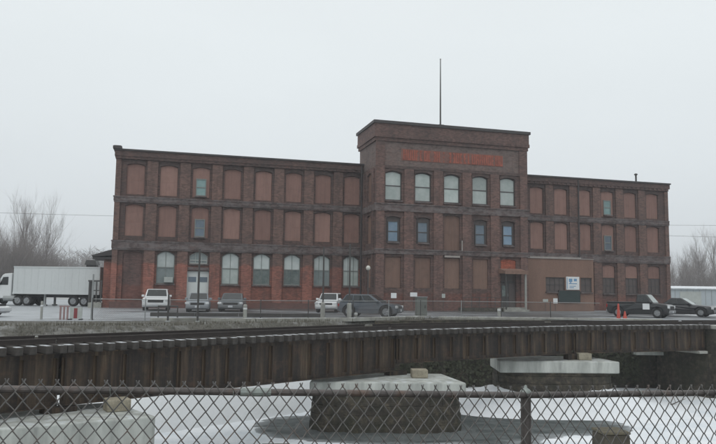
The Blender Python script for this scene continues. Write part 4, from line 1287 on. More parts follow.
# ------------------------------------------------------------------ warehouse, power lines
wh = empty('warehouse', (62, 112, 0), R(4), 'long low pale blue grey warehouse beyond the right end of the mill', 'building')
m = MB(); m.box(-30, 30, 0, 8, 0, 2.55); m.build('wall', weathered('warehouse_cladding', (0.40, 0.45, 0.48), 0.08, 0.3, 0.6), wh)
m = MB(); m.hexa([(-30.3, -0.3, 2.552), (30.3, -0.3, 2.552), (30.3, 8.3, 2.552), (-30.3, 8.3, 2.552)], [(-30.3, -0.3, 2.7), (30.3, -0.3, 2.7), (30.3, 4, 3.1), (-30.3, 4, 3.1)]); m.build('roof', snow_capped('warehouse_roof', (0.5, 0.54, 0.56), thr=0.3), wh)
m = MB()
for i in range(60):
    m.box(-29.8 + i, -29.74 + i, -0.03, -0.002, 0.1, 2.5)
m.build('cladding_rib', M['steel_grey'], wh)
for i in range(4):
    m = MB(); m.box(-24 + i * 13, -20.5 + i * 13, -0.06, -0.031, 0, 2.2); m.build('loading_door', M['frame_pale'], wh)

for (x_, y_, lab) in ((-72, 88, 'wooden utility pole beyond the left trees'), (78, 106, 'wooden utility pole beyond the warehouse')):
    up_ = empty('utility_pole', (x_, y_, 0), 0, lab, 'utility pole')
    m = MB(); m.tube((0, 0, -0.3), (0, 0, 12.6), 0.16, 0.11, 10); m.build('pole', M['bark'], up_)
    m = MB(); m.box(-0.08, 0.08, -1.2, 1.2, 11.3, 11.45); m.build('crossarm', M['bark'], up_)
def wire(z0_, z1_, y0, y1, sag, lab):
    m = MB()
    pts = []
    for i in range(41):
        t = i / 40
        pts.append((-72 + 150 * t, y0 + (y1 - y0) * t, z0_ + (z1_ - z0_) * t - sag * 4 * t * (1 - t)))
    m.path(pts, 0.016, 4)
    tag(m.build('power_line', M['plastic']), lab, 'wire', 'power lines behind the mill')
wire(11.5, 12.6, 88.9, 106.9, 0.7, 'upper thin power line passing behind the mill')
m = MB(); a_ = Vector(mill_pt(46, 15.2, 9.3)); b_ = Vector((78, 106, 10.6))
m.path([tuple(a_.lerp(b_, i / 24) - Vector((0, 0, 1.6 * (i / 24) * (1 - i / 24)))) for i in range(25)], 0.016, 4)
tag(m.build('power_line', M['plastic']), 'lower thin power line leaving the back of the mill at the right', 'wire', 'power lines behind the mill')

# small dark roof cap showing above the trailer
hs_ = empty('shed', (-31.0, 82, 0), R(5), 'small dark shed peeping over the top of the white trailer', 'shed')
m = MB(); m.box(-0.55, 0.55, -0.5, 0.5, 0, 4.25); m.build('wall', M['dark_trim'], hs_)
m = MB(); m.prism([(-0.7, 4.25), (0.7, 4.25), (0.5, 4.8), (-0.5, 4.8)], -0.7, 0.7); m.build('roof', M['pole_dark'], hs_)

# ------------------------------------------------------------------ lot furniture
def kerb_run(pts, wd, z0_, z1_, mat, name, lab, cat):
    m = MB()
    for (a, b_) in zip(pts[:-1], pts[1:]):
        a, b_ = Vector((*a, 0)), Vector((*b_, 0))
        d = (b_ - a).normalized(); nn = Vector((-d.y, d.x, 0)) * wd / 2
        L_ = (b_ - a).length; k = max(1, int(L_ / 2.4))
        for i in range(k):
            p = a + d * (L_ * i / k + 0.01); q = a + d * (L_ * (i + 1) / k - 0.01)
            m.hexa([tuple(p - nn + Vector((0, 0, z0_))), tuple(q - nn + Vector((0, 0, z0_))), tuple(q + nn + Vector((0, 0, z0_))), tuple(p + nn + Vector((0, 0, z0_)))],
                   [tuple(p - nn + Vector((0, 0, z1_))), tuple(q - nn + Vector((0, 0, z1_))), tuple(q + nn + Vector((0, 0, z1_))), tuple(p + nn + Vector((0, 0, z1_)))])
    return tag(m.build(name, mat, bevel=0.02), lab, cat)
kerb_run([(-10.3, 35.2), (-5.2, 36.2), (-0.3, 38.6), (4, 43.0)], 0.3, -0.05, 0.15, M['kerb'], 'kerb', 'pale concrete kerb along the river side of the lot', 'kerb')
kerb_run([(-12.0, 41.0), (-2.0, 42.6)], 0.25, 0.0, 0.22, M['timber_dark'], 'timber_kerb', 'long dark timber wheel stop in front of the parked sedans', 'wheel stop')
kerb_run([(5.0, 42.9), (8.2, 43.6), (19.0, 43.9)], 0.35, -0.05, 0.12, M['kerb'], 'wall_coping', 'concrete coping along the top of the right river wall', 'coping')

def pole(x_, y_, h_, base_h, lab, dark=True):
    t = empty('steel_pole', (x_, y_, 0), 0, lab, 'pole', 'thin steel poles along the lot edge')
    m = MB(); m.lathe((0, 0, 0), [(0.05, 0), (0.048, h_ * 0.5), (0.042, h_ - 0.02), (0.02, h_)], 10); m.build('shaft', M['pole_dark'] if dark else M['steel_grey'], t)
    if base_h:
        m = MB(); m.lathe((0, 0, 0), [(0.13, 0), (0.13, base_h - 0.06), (0.09, base_h)], 14); m.build('sleeve', M['bollard'], t)
    else:
        m = MB(); m.lathe((0, 0, 0), [(0.14, 0), (0.14, 0.03), (0.07, 0.06)], 12); m.build('base_plate', M['steel_grey'], t)
pole(-7.8, 34.6, 3.6, 0, 'thin dark pole standing before the white double doors')
pole(-1.93, 40.0, 4.1, 0.95, 'thin dark pole with a pale sleeve, in front of the white hatchback')
pole(-0.42, 39.0, 4.2, 0.95, 'thin dark pole with a pale sleeve, at the tail of the slate wagon')
pole(-13.3, 35.4, 2.3, 0, 'thin pale pole near the porch at the left end', False)
pole(-9.2, 34.4, 1.35, 0, 'short dark post right of the white suv')
def bollard(x_, y_, h_, r_, lab):
    t = empty('bollard', (x_, y_, 0), 0, lab, 'bollard', 'short pale bollards in the lot')
    m = MB(); m.smooth = False; m.lathe((0, 0, 0), [(r_, 0), (r_, h_ - 0.05), (r_ * 0.7, h_)], 14); m.build('shaft', M['bollard'], t)
    m = MB(); m.lathe((0, 0, h_ * 0.7), [(r_ + 0.004, 0), (r_ + 0.004, 0.08)], 14); m.build('stripe', M['white_sign'], t)
bollard(-5.75, 36.3, 0.85, 0.1, 'pale bollard in front of the grey sedan')
bollard(-0.05, 39.6, 0.42, 0.09, 'lowest pale bollard, under the slate wagon')
bollard(9.9, 49.0, 0.55, 0.14, 'stubby pale bollard before the entrance steps')
bollard(-15.9, 35.6, 0.9, 0.06, 'thin pale bollard left of the barricade')
def lot_fence(pts):
    t = empty('lot_fence', (pts[0][0], pts[0][1], 0), 0, 'low thin wire mesh fence along the river edge of the parking lot', 'fence')
    ox, oy = pts[0]; rnd = random.Random(12); H_ = 1.05
    rail = MB(); mesh = MB()
    for (a, b_) in zip(pts[:-1], pts[1:]):
        a = Vector((a[0] - ox, a[1] - oy, 0)); b_ = Vector((b_[0] - ox, b_[1] - oy, 0)); d = b_ - a; L_ = d.length; d.normalize()
        k = max(1, round(L_ / 2.5))
        for i in range(k + (b_.x + ox == pts[-1][0])):
            p = a + d * (L_ * i / k)
            m = MB(); m.tube((p.x, p.y, -0.05), (p.x + rnd.gauss(0, .015), p.y, H_ + 0.06), 0.028, n=7); m.build('post', M['steel_grey'] if rnd.random() < 0.5 else M['pole_dark'], t)
        rail.tube(tuple(a + Vector((0, 0, H_))), tuple(b_ + Vector((0, 0, H_))), 0.016, n=5)
        n = int(L_ / 0.085)
        for i in range(n):
            for sg in (-1, 1):
                x0_, x1_ = i * 0.085, i * 0.085 + sg * H_ * 0.8
                z0_, z1_ = 0.04, H_ - 0.01
                if x1_ < 0:
                    z1_ = z0_ + (z1_ - z0_) * (x0_ / (x0_ - x1_)) if x0_ > 0 else z0_ + 0.01; x1_ = 0
                if x1_ > L_:
                    z1_ = z0_ + (z1_ - z0_) * ((L_ - x0_) / (x1_ - x0_)); x1_ = L_
                mesh.tube(tuple(a + d * x0_ + Vector((0, 0, z0_))), tuple(a + d * x1_ + Vector((0, 0, z1_))), 0.0032, n=3, caps=False)
    rail.build('top_rail', M['steel_grey'], t); mesh.build('mesh', M['wire'], t)
lot_fence([(-13.1, 35.0), (-8.0, 35.35), (-5.0, 36.65), (-0.2, 39.0), (3.9, 43.3), (9.0, 44.0), (15.2, 44.1)])
# pipe barrier frame
bf = empty('pipe_barrier', (-10.1, 35.9, 0), R(8), 'low dark pipe barrier frame below the white suv', 'barrier')
for s in (0, 0.95):
    m = MB(); m.tube((s, 0, 0), (s, 0, 0.72), 0.035, n=8); m.build('leg', M['pole_dark'], bf)
m = MB(); m.tube((-0.03, 0, 0.72), (0.98, 0, 0.72), 0.035, n=8); m.tube((0, 0, 0.38), (0.95, 0, 0.38), 0.025, n=8); m.build('rail', M['pole_dark'], bf)
# barricade
bc = empty('barricade', (-14.3, 35.2, 0), R(6), 'white barricade with faded red stripes and a red panel', 'barricade')
m = MB(); m.box(0.0, 0.58, -0.03, 0.03, 0.06, 0.62); m.build('panel', M['frame_pale'], bc)
m = MB(); m.box(0.19, 0.36, -0.04, -0.031, 0.08, 0.58); m.build('red_panel', M['red_sign'], bc)
m = MB()
for q in range(3):
    m.box(-0.5 + q * 0.17, -0.42 + q * 0.17, -0.03, 0.03, 0.0, 0.64)
m.box(-0.52, -0.02, -0.025, 0.025, 0.64, 0.70); m.build('slat', M['pink_stripe'], bc)
m = MB(); m.box(-0.02, 0.04, -0.3, 0.3, 0, 0.05); m.box(0.5, 0.56, -0.3, 0.3, 0, 0.05); m.build('foot', M['plastic'], bc)
# cones
cn = empty('traffic_cone', (16.6, 44.75, 0.005), 0, 'tall narrow orange marker cone by the tail of the black pickup', 'cone')
m = MB(); m.lathe((0, 0, 0.04), [(0.13, 0), (0.1, 0.3), (0.055, 0.9), (0.05, 0.94), (0.02, 0.98)], 14); m.build('cone', M['orange'], cn)
m = MB(); m.lathe((0, 0, 0), [(0.2, 0), (0.2, 0.04)], 8); m.build('base', M['plastic'], cn)
cn = empty('traffic_cone', (16.95, 44.6, 0.005), 0, 'small squat orange cone right of the tall marker cone', 'cone')
m = MB(); m.lathe((0, 0, 0.03), [(0.16, 0), (0.13, 0.06), (0.04, 0.5), (0.03, 0.52)], 14); m.build('cone', M['orange'], cn)
m = MB(); m.box(-0.19, 0.19, -0.19, 0.19, 0, 0.03); m.build('base', M['orange'], cn)
# utility cabinet
ub = empty('utility_cabinet', (4.2, 46.2, 0), R(6), 'grey green utility cabinet at the foot of the tower', 'cabinet')
m = MB(); m.box(-0.36, 0.36, -0.25, 0.25, 0.06, 1.25); m.build('case', M['cabinet'], ub, bevel=0.02)
m = MB(); m.box(-0.4, 0.4, -0.29, 0.29, 1.25, 1.3); m.build('lid', M['steel_grey'], ub)
m = MB(); m.box(-0.32, 0.32, -0.262, -0.251, 0.12, 1.18); dd_ = m.build('door', M['cabinet'], ub)
m = MB(); m.box(0.2, 0.24, -0.285, -0.263, 0.55, 0.75); m.build('handle', M['plastic'], dd_)
m = MB(); m.box(-0.45, 0.45, -0.34, 0.34, 0.0, 0.06); m.build('plinth', M['kerb'], ub)
# globe lamp
gl = empty('lamp_post', (0.85, 55.4, 0), 0, 'slim lamp post with a white globe near the left corner of the tower', 'lamp post')
m = MB(); m.lathe((0, 0, 0), [(0.12, 0), (0.1, 0.3), (0.05, 0.4), (0.045, 3.25)], 10); m.build('post', M['pole_dark'], gl)
m = MB(); m.smooth = True; m.lathe((0, 0, 3.25), [(0.07, 0), (0.14, 0.05), (0.185, 0.17), (0.15, 0.3), (0.07, 0.37), (0.02, 0.38)], 16); m.build('globe', M['globe'], gl)
# dirty snow ploughed up along the right side of the lot
sb = MB(); rs = random.Random(5); sb.smooth = True
vv, ff = [], []
for i in range(31):
    for j in range(7):
        u, v = i / 30, j / 6
        hgt = 0.55 * math.sin(math.pi * v) * math.sin(math.pi * u) ** 0.4 * rs.uniform(0.6, 1.1) if 0 < j < 6 and 0 < i < 30 else -0.02
        vv.append((27 + 12 * u, 56.5 + 2.2 * u + 2.2 * v, hgt))
for i in range(30):
    for j in range(6):
        a = i * 7 + j
        ff.append((a, a + 7, a + 8, a + 1))
sb.add(vv, ff)
tag(sb.build('snow_bank', weathered('dirty_snow', (0.55, 0.57, 0.59), 0.25, 1.5, 0.9)), 'ridge of ploughed dirty snow right of the charcoal sedan', 'snow', kind='stuff')

# ------------------------------------------------------------------ river wall and the railway bridge
rwall = empty('river_wall', (0, 0, 0), 0, 'dark stone river wall under the right end of the bridge', 'wall')
m = MB(); rs = random.Random(2)
def wallY(x_):
    return lerp(EDGE, x_) - lerp(FOOT, x_) - 0.02
x_ = 1.0
while x_ < 19.0:
    x2 = x_ + 1.4
    z = -4.4
    while z < -0.06:
        z2 = min(-0.03, z + 0.48)
        off = 0.7 * ((int(z * 10)) % 2)
        y_ = wallY((x_ + x2) / 2) - rs.uniform(0.0, 0.07)
        m.box(x_ + off * 0 + 0.008, x2 - 0.008, y_, y_ + 1.0, z + 0.006, z2 - 0.006)
        z = z2
    x_ = x2
m.build('masonry', M['stone_dark'], rwall)
m = MB(); m.box(16.6, 19.6, 42.0, 42.75, -1.96, -1.76); m.build('bridge_seat', M['concrete'], rwall, bevel=0.02)
ab = empty('bridge_abutment', (19.3, 38.9, 0), math.atan2(3.25, 8.3), 'dark stone abutment carrying the right end of the bridge', 'abutment')
m = MB(); rs = random.Random(4)
for i in range(12):
    z0_ = -4.6 + i * 0.375; z1_ = min(z0_ + 0.37, -0.24)
    for q in range(10):
        d_ = rs.uniform(0, 0.05)
        m.box(0.35 + 1.2 * q + (0.3 if i % 2 and q else 0), 0.35 + 1.2 * (q + 1) - 0.012 + (0.3 if i % 2 else 0), -0.3 - d_, 0.9, z0_, z1_)
    for q in range(4 if z0_ < -1.7 else 0):
        d_ = rs.uniform(0, 0.04)
        m.box(0.12 - d_, 0.345, 0.05 + 0.95 * q, 0.05 + 0.95 * (q + 1) - 0.012, z0_, z1_ if z1_ < -1.6 else -1.585)
m.build('masonry', M['stone_dark'], ab)
m = MB(); m.box(0.3, 12.5, -0.36, 0.5, -0.235, -0.03); m.build('coping', M['kerb'], ab, bevel=0.02)
m = MB(); m.box(-0.5, 0.1, 0.1, 3.6, -1.58, -1.435); m.build('bearing_shelf', M['kerb'], ab, bevel=0.02)
tk = empty('railway_track', (19.75, 39.1, 0.0), math.atan2(3.25, 8.3), 'railway track running off the bridge along the bank at the right', 'track')
m = MB(); m.box(-0.1, 13, 0.3, 3.6, -0.4, -0.06); m.build('ballast', M['stone_dark'], tk)
for i in range(30):
    m = MB(); m.box(0.1 + i * 0.42, 0.31 + i * 0.42, 0.5, 3.0, -0.2, 0.0); m.build('sleeper', M['timber_dark'], tk)
for yy in (0.77, 2.2):
    m = MB(); m.box(0, 13, yy - 0.07, yy + 0.07, 0.003, 0.02); m.box(0, 13, yy - 0.012, yy + 0.012, 0.0205, 0.11); m.box(0, 13, yy - 0.035, yy + 0.035, 0.1105, 0.15)
    m.build('rail', M['rail'], tk)
# bushes on the wall foot
ivy = MB(); ri = random.Random(31)
for q in range(3600):
    x_ = ri.uniform(1.2, 17); y_ = wallY(x_) - ri.uniform(0.03, 0.5); z = ri.triangular(-3.9, -1.0, -2.6)
    s = ri.uniform(0.04, 0.1); a = ri.uniform(0, 6.28); b_ = ri.uniform(-1, 1)
    ux, uy, uz = math.cos(a) * s, math.sin(a) * s * 0.5, b_ * s
    ivy.add([(x_ - ux, y_ - uy, z - uz), (x_ + uz, y_, z - ux), (x_ + ux, y_ + uy, z + uz), (x_ - uz, y_, z + ux)], [(0, 1, 2, 3)])
for q in range(240):
    x_ = ri.uniform(1.2, 17); y_ = wallY(x_) - 0.02; z = ri.uniform(-3.9, -2.4)
    ivy.tube((x_, y_, z), (x_ + ri.gauss(0, .3), y_ - ri.uniform(.1, .5), z + ri.uniform(.4, 1.2)), 0.012, 0.005, 3, False)
tag(ivy.build('ivy', weathered('winter_ivy', (0.05, 0.055, 0.032), 0.4, 2, 0.8, bump=0)), 'dark scrubby growth hanging on the river wall between the piers', 'ivy', kind='stuff')

J = [Vector((-17.6, 9.6, 0)), Vector((-8.1, 19.9, 0)), Vector((1.9, 29.75, 0)), Vector((11.2, 35.75, 0)), Vector((19.5, 39.0, 0))]
labels = ['rusty girder span at the near left, running out of the frame', 'rusty girder span between the near left pier and the middle pier',
          'rusty girder span between the middle pier and the far pier', 'rusty girder span from the far pier to the bank at the right']
def span(a, b_, lab, seed, zb):
    rnd = random.Random(seed)
    d = b_ - a; L_ = d.length - 0.04
    t = empty('bridge_span', (a.x, a.y, 0), math.atan2(d.y, d.x), lab, 'bridge', 'girder spans of the railway bridge')
    zt = -0.235
    for yy in (0.42, 2.55):
        m = MB()
        m.box(0.02, L_, yy - 0.012, yy + 0.012, zb + 0.03, zt - 0.03)
        m.box(0.02, L_, yy - 0.17, yy + 0.17, zt - 0.03, zt)
        m.box(0.02, L_, yy - 0.17, yy + 0.17, zb, zb + 0.03)
        for z0_, z1_ in ((zt - 0.15, zt - 0.031), (zb + 0.031, zb + 0.15)):
            m.box(0.02, L_, yy - 0.035, yy - 0.0125, z0_, z1_)
        go_ = m.build('girder', M['rust'], t)
        k = int(L_ / 0.92)
        proto = None
        for i in range(k + 1):
            xx = 0.09 + (L_ - 0.18) * i / k
            if proto is None:
                s_ = MB()
                for q in (-1, 1):
                    s_.box(-0.012, 0.012, min(q * 0.008, q * 0.15), max(q * 0.008, q * 0.15), zb + 0.152, zt - 0.152)
                s_.box(-0.075, 0.075, -0.0355, -0.0128, zb + 0.153, zt - 0.153)
                o = proto = s_.build('stiffener', M['rust'], go_)
            else:
                o = proto.copy(); COL.objects.link(o); o.parent = go_
            o.location = (xx, yy, 0)
    # cross bracing
    m = MB(); k = int(L_ / 2.4)
    for i in range(k):
        x0_, x1_ = 0.3 + (L_ - 0.6) * i / k, 0.3 + (L_ - 0.6) * (i + 1) / k
        m.tube((x0_, 0.5, zb + 0.2), (x1_, 2.45, zb + 0.2), 0.05, n=4); m.tube((x0_, 0.5, -0.5), (x0_, 2.45, zb + 0.3), 0.05, n=4)
    m.build('bracing', M['rust'], t)
    k = int(L_ / 0.385)
    proto = None
    for i in range(k):
        xx = 0.1 + (L_ - 0.2) * i / (k - 1) if k > 1 else 0
        if proto is None:
            m = MB(); m.box(-0.105, 0.105, -0.02, 3.0, -0.231, 0.0)
            proto = m.build('sleeper', M['sleeper'], t, bevel=0.03, seg=2)
            o = proto
        else:
            o = proto.copy(); COL.objects.link(o); o.parent = t
        o.location = (xx + rnd.uniform(-.02, .02), rnd.gauss(0, 0.045), rnd.uniform(-0.004, 0.0))
        o.rotation_euler.z = rnd.gauss(0, 0.012)
    for yy in (0.77, 2.2):
        m = MB()
        m.box(0, L_ + 0.03, yy - 0.07, yy + 0.07, 0.003, 0.02); m.box(0, L_ + 0.03, yy - 0.012, yy + 0.012, 0.0205, 0.11); m.box(0, L_ + 0.03, yy - 0.035, yy + 0.035, 0.1105, 0.15)
        m.build('rail', M['rail'], t)
    m = MB(); m.box(0.01, L_ + 0.02, 2.74, 2.9, 0.004, 0.07); m.build('guard_timber', M['ballast_edge'], t)
for i in range(4):
    span(J[i], J[i + 1], labels[i], 40 + i, (-1.74, -1.72, -1.42, -1.42)[i])

def pier(loc, rz, lab, W_=6.1, D_=3.0, block=None, collar=True, ct=-1.9, cb=-2.42):
    t = empty('bridge_pier', loc, rz, lab, 'pier', 'stone piers of the railway bridge')
    m = MB()
    # cap in plan with a blunt cutwater to the right
    def plan(w_, d_, z, cut):
        return [(-w_ / 2, -d_ / 2, z), (w_ / 2, -d_ / 2, z), (w_ / 2 - cut, d_ / 2, z), (-w_ / 2 + cut * 0.4, d_ / 2, z)]
    m.hexa(plan(W_, D_, cb, 0.5), plan(W_, D_, ct, 0.5))
    m.build('cap', M['concrete'], t, bevel=0.06, seg=3)
    # broken frozen slush banked against the foot
    sl = MB(); rs_ = random.Random(int(loc[1] * 5)); sl.smooth = True
    nn_ = 44; ringv = []
    for (gr_, zz_) in ((-0.3, 0.16), (0.25, 0.12), (0.5, 0.05), (0.8, -0.03)):
        for q in range(nn_):
            a = 2 * math.pi * q / nn_; ca_, sa_ = math.cos(a), math.sin(a)
            g2 = gr_ + rs_.uniform(-0.12, 0.2) * (gr_ > 0)
            ringv.append(((W_ / 2 + g2) * math.copysign(abs(ca_) ** 0.6, ca_), (D_ / 2 + g2) * math.copysign(abs(sa_) ** 0.6, sa_), WATER + zz_ + rs_.uniform(-0.04, 0.05) * (zz_ > 0)))
    sl.add(ringv, [(r_ * nn_ + q, r_ * nn_ + (q + 1) % nn_, (r_ + 1) * nn_ + (q + 1) % nn_, (r_ + 1) * nn_ + q)[::-1] for r_ in range(3) for q in range(nn_)])
    if collar:
        sl.build('ice_collar', M['collar'], t)
    else:
        sl = MB(); sl.smooth = True; ringv = []
        for (gr_, zz_) in ((-0.4, 0.86), (0.1, 0.80), (0.7, 0.62), (1.5, 0.34), (2.4, 0.12), (3.6, -0.04)):
            for q in range(nn_):
                a = 2 * math.pi * q / nn_; ca_, sa_ = math.cos(a), math.sin(a)
                ringv.append(((W_ / 2 + gr_) * math.copysign(abs(ca_) ** 0.7, ca_), (D_ / 2 + gr_) * math.copysign(abs(sa_) ** 0.7, sa_), WATER + zz_ * (1 + 0.12 * math.sin(3 * a + loc[0]) + rs_.uniform(-0.05, 0.05)) if zz_ > 0 else WATER + zz_))
        sl.add(ringv, [(r_ * nn_ + q, r_ * nn_ + (q + 1) % nn_, (r_ + 1) * nn_ + (q + 1) % nn_, (r_ + 1) * nn_ + q)[::-1] for r_ in range(5) for q in range(nn_)])
        sl.build('snow_drift', M['drift'], t)
    # coursed stone body bowed out towards the stream, each course a little out of true
    rnd = random.Random(int(loc[0] * 7 + 99)); m = MB()
    def ring(a, grow_):
        ca_, sa_ = math.cos(a), math.sin(a)
        ex_ = 0.55
        x_ = (W_ / 2 - 0.14 + grow_) * math.copysign(abs(ca_) ** ex_, ca_)
        y_ = (D_ / 2 - 0.12 + grow_) * math.copysign(abs(sa_) ** ex_, sa_)
        return x_, y_
    z = -5.0; i = 0
    while z < cb - 0.01:
        z2 = min(cb - 0.003, z + 0.36)
        k = 26
        bat = 0.16 * (cb - z) / 1.6                                    # battered foot
        for q in range(k):
            a0 = 2 * math.pi * (q + 0.5 * (i % 2)) / k; a1 = a0 + 2 * math.pi / k
            j = bat + rnd.uniform(-0.025, 0.025); gp = 0.0
            o0, o1 = ring(a0 + gp, j), ring(a1 - gp, j); i0_, i1_ = ring(a0, -0.3), ring(a1, -0.3)
            dz0, dz1 = z + 0.004, z2 - rnd.uniform(0.003, 0.010)
            m.hexa([(*i1_, dz0), (*i0_, dz0), (*o0, dz0), (*o1, dz0)][::-1] if False else [(*o0, dz0), (*o1, dz0), (*i1_, dz0), (*i0_, dz0)],
                   [(*o0, dz1), (*o1, dz1), (*i1_, dz1), (*i0_, dz1)])
        z = z2; i += 1
    m.prism([(0, 0)] * 0 or [(-W_ / 2 + 0.75, -5.0), (W_ / 2 - 0.75, -5.0), (W_ / 2 - 0.75, cb - 0.006), (-W_ / 2 + 0.75, cb - 0.006)], -D_ / 2 + 0.38, D_ / 2 - 0.38)
    m.build('body', M['stone_dark'], t)
    if block:
        m = MB(); m.box(block[0] - 0.33, block[0] + 0.33, block[1] - 0.3, block[1] + 0.3, ct + 0.002, ct + 0.34); m.build('bearing_block', M['bearing'], t, bevel=0.03)
    return t
pier((-8.9, 19.5, 0), R(31), 'pale capped pier at the near left, cut by the bottom edge', block=(2.3, -0.1), cb=-3.7)
pier((1.2, 29.15, 0), R(2), 'broad middle pier with a pale concrete cap, dark ice round its foot', block=(1.4, 0.1))
pier((10.0, 36.55, 0), R(2), 'farther pier with a pale cap, right of the fence post', W_=6.0, collar=False, block=(1.5, -0.6), ct=-1.72, cb=-2.3)
# bearings under the girders at every joint
for i, jv in enumerate(J[1:4]):
    d = (J[i + 2] - J[i + 1]).normalized(); nn = Vector((-d.y, d.x, 0))
    for yy in (0.42, 2.55):
        p = jv + nn * yy
        t = MB(); t.box(-0.45, 0.45, -0.2, 0.2, (-1.895, -1.895, -1.715)[i], (-1.743, -1.723, -1.423)[i])
        tag(t.build('bridge_bearing', M['rust'], None, (p.x, p.y, 0), math.atan2(d.y, d.x)), ['rusty bearing plate on the near left pier', 'rusty bearing plate on the middle pier', 'rusty bearing plate on the farther pier'][i], 'bearing', 'girder bearings on the ' + ['near left', 'middle', 'farther'][i] + ' pier')

dw = MB(); rd = random.Random(3)
dw.tube((0, 0, 0.02), (0.5, 0.1, 0.1), 0.035, 0.025, 6); dw.tube((0.5, 0.1, 0.1), (1.0, -0.05, 0.3), 0.025, 0.01, 5); dw.tube((0.45, 0.09, 0.09), (0.75, 0.5, 0.35), 0.02, 0.006, 5); dw.tube((0.25, 0.05, 0.06), (0.4, -0.3, 0.3), 0.018, 0.006, 5)
tag(dw.build('driftwood_branch', M['bark'], None, (16.0, 36.3, WATER), 0.4), 'small dark branch lying on the snowy ice at the right', 'branch')
# old piles in the river
def pile(x_, y_, z, w_, lab):
    t = empty('old_pile', (x_, y_, -5.2), R(6), lab, 'pile', 'old piles standing in the river ice')
    h_ = z + 5.2
    m = MB(); rnd = random.Random(int(x_ * 10))
    n = 5
    prev = None
    for i in range(n):
        z0_, z1_ = h_ * i / n, h_ * (i + 1) / n
        a = w_ / 2 * (1.12 - 0.12 * i / n) + rnd.uniform(-.02, .02); b2 = w_ / 2 * (1.12 - 0.12 * (i + 1) / n)
        m.hexa([(-a, -a, z0_), (a, -a, z0_), (a, a, z0_), (-a, a, z0_)], [(-b2, -b2, z1_ - 0.012), (b2, -b2, z1_ - 0.012), (b2, b2, z1_ - 0.012), (-b2, b2, z1_ - 0.012)])
    m.build('shaft', M['pile'], t, bevel=0.04)
    m = MB(); m.box(-w_ / 2 - 0.02, w_ / 2 + 0.02, -w_ / 2 - 0.02, w_ / 2 + 0.02, h_ - 0.01, h_ + 0.07); m.build('top', M['pile_top'], t, bevel=0.03)
pile(7.55, 21.2, -2.45, 0.8, 'mossy square pile top right of the fence post, lower right')
pile(-2.45, 22.2, -3.27, 0.85, 'pile top just showing at the bottom edge left of the middle pier')

# ------------------------------------------------------------------ chain-link fence in the foreground
FA = Vector((-1.77, 3.45, 0)); FD = Vector((0.97, 0.242, 0)).normalized()
def rail_z(t_):
    return 1.105 - 0.0333 * t_ if t_ < 2.855 else 1.010 - 0.012 * (t_ - 2.855)
fence = empty('chain_link_fence', (FA.x, FA.y, 0), math.atan2(FD.y, FD.x), 'rusty chain-link fence across the foreground with a top rail and one post', 'fence')
T0, T1 = -3.6, 9.2
POSTS = [-3.3, -0.23, 2.855, 5.95, 9.0]
for tpos in POSTS:
    z = rail_z(tpos)
    m = MB(); m.lathe((tpos, 0.03, 0), [(0.030, -0.5), (0.030, z + 0.012)], 14); po = m.build('post', M['fence_rail'], fence)
    m = MB(); m.smooth = True; m.lathe((tpos, 0.03, z + 0.012), [(0.0325, -0.02), (0.033, 0.008), (0.022, 0.02), (0.010, 0.027), (0.008, 0.040), (0.003, 0.044)], 14); m.build('post_cap', M['sleeve'], po)
    m = MB(); m.lathe((tpos, 0.03, z - 0.16), [(0.033, 0), (0.033, 0.025)], 12); m.build('tension_band', M['fence_rail'], po)
for a, b_ in zip(POSTS[:-1], POSTS[1:]):
    m = MB(); m.tube((a, 0.012, rail_z(a)), (b_, 0.012, rail_z(b_)), 0.0185, n=12); m.build('top_rail', M['fence_rail'], fence)
m = MB(); m.tube((1.20, 0.012, rail_z(1.20)), (1.36, 0.012, rail_z(1.36)), 0.0225, n=12); m.build('rail_sleeve', M['sleeve'], fence)
wm = MB(); P = 0.038; HH = 0.047; wr = 0.0033
i0, i1 = int(T0 / P), int(T1 / P)
rnd = random.Random(77)
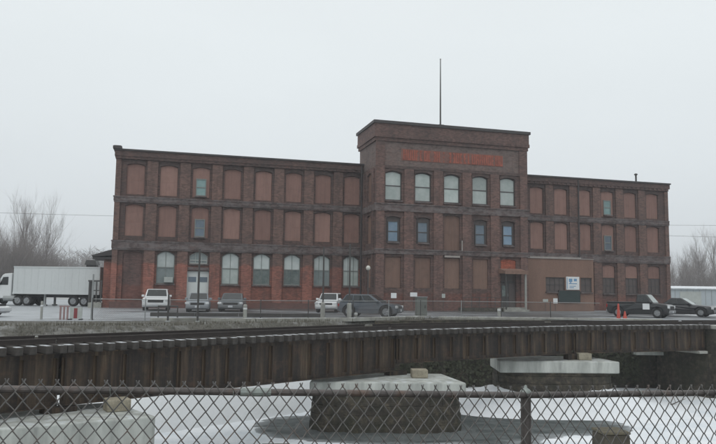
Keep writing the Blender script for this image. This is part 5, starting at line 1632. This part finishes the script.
for i in range(i0, i1):
    x0_ = i * P
    top = rail_z(x0_) + 0.038
    nrow = 28
    prev = None
    for k in range(nrow):
        hit = (k + i) % 2
        jx = rnd.gauss(0, 0.0014) + 0.004 * math.sin(i * 0.11 + k * 0.35) + 0.003 * math.sin(i * 0.043 - k * 0.21)
        pt = ((i + hit) * P + jx, (-0.014 + 0.0035 * (1 if hit else -1)), top - k * HH + rnd.gauss(0, 0.0012) + 0.0045 * math.sin(i * 0.07 + k * 0.17))
        if prev:
            wm.tube(prev, pt, wr, wr, 5, False)
        elif hit == 0 or True:
            pass
        prev = pt
    # twisted selvage barbs on top, one pair per diamond
    if i % 2 == 0:
        xx = (i + (i % 2)) * P
        zz = top
        for s in (-1, 1):
            wm.tube((xx, -0.014, zz - 0.004), (xx + s * 0.0075, -0.014 + s * 0.004, zz + 0.017), wr * 1.15, wr, 5)
wm.build('mesh', M['wire'], fence)
# tie wires round the rail
m = MB()
for tpos in [0.55 + 0.61 * q for q in range(-6, 14)]:
    z = rail_z(tpos)
    for q in range(8):
        a0, a1 = q * math.pi / 4, (q + 1) * math.pi / 4
        m.tube((tpos + 0.0008 * q, 0.012 + 0.026 * math.cos(a0), z + 0.024 * math.sin(a0)), (tpos + 0.0008 * q + 0.0008, 0.012 + 0.026 * math.cos(a1), z + 0.024 * math.sin(a1)), 0.0018, n=4)
m.build('tie_wire', M['sleeve'], fence)

# ------------------------------------------------------------------ the winter haze
hz = MB(); hz.box(-760, 760, -320, 960, -6.2, 26.0)
hm = bpy.data.materials.new('winter_haze'); hm.use_nodes = True
ht = hm.node_tree
for nd in list(ht.nodes):
    if nd.type == 'BSDF_PRINCIPLED':
        ht.nodes.remove(nd)
pv = ht.nodes.new('ShaderNodeVolumePrincipled')
pv.inputs['Color'].default_value = (0.93, 0.96, 1.0, 1)
pv.inputs['Density'].default_value = 0.0010
ht.links.new(pv.outputs[0], ht.nodes['Material Output'].inputs['Volume'])
ho = hz.build('haze', hm); tag(ho, 'thin grey winter haze over the whole place', 'haze', kind='stuff')
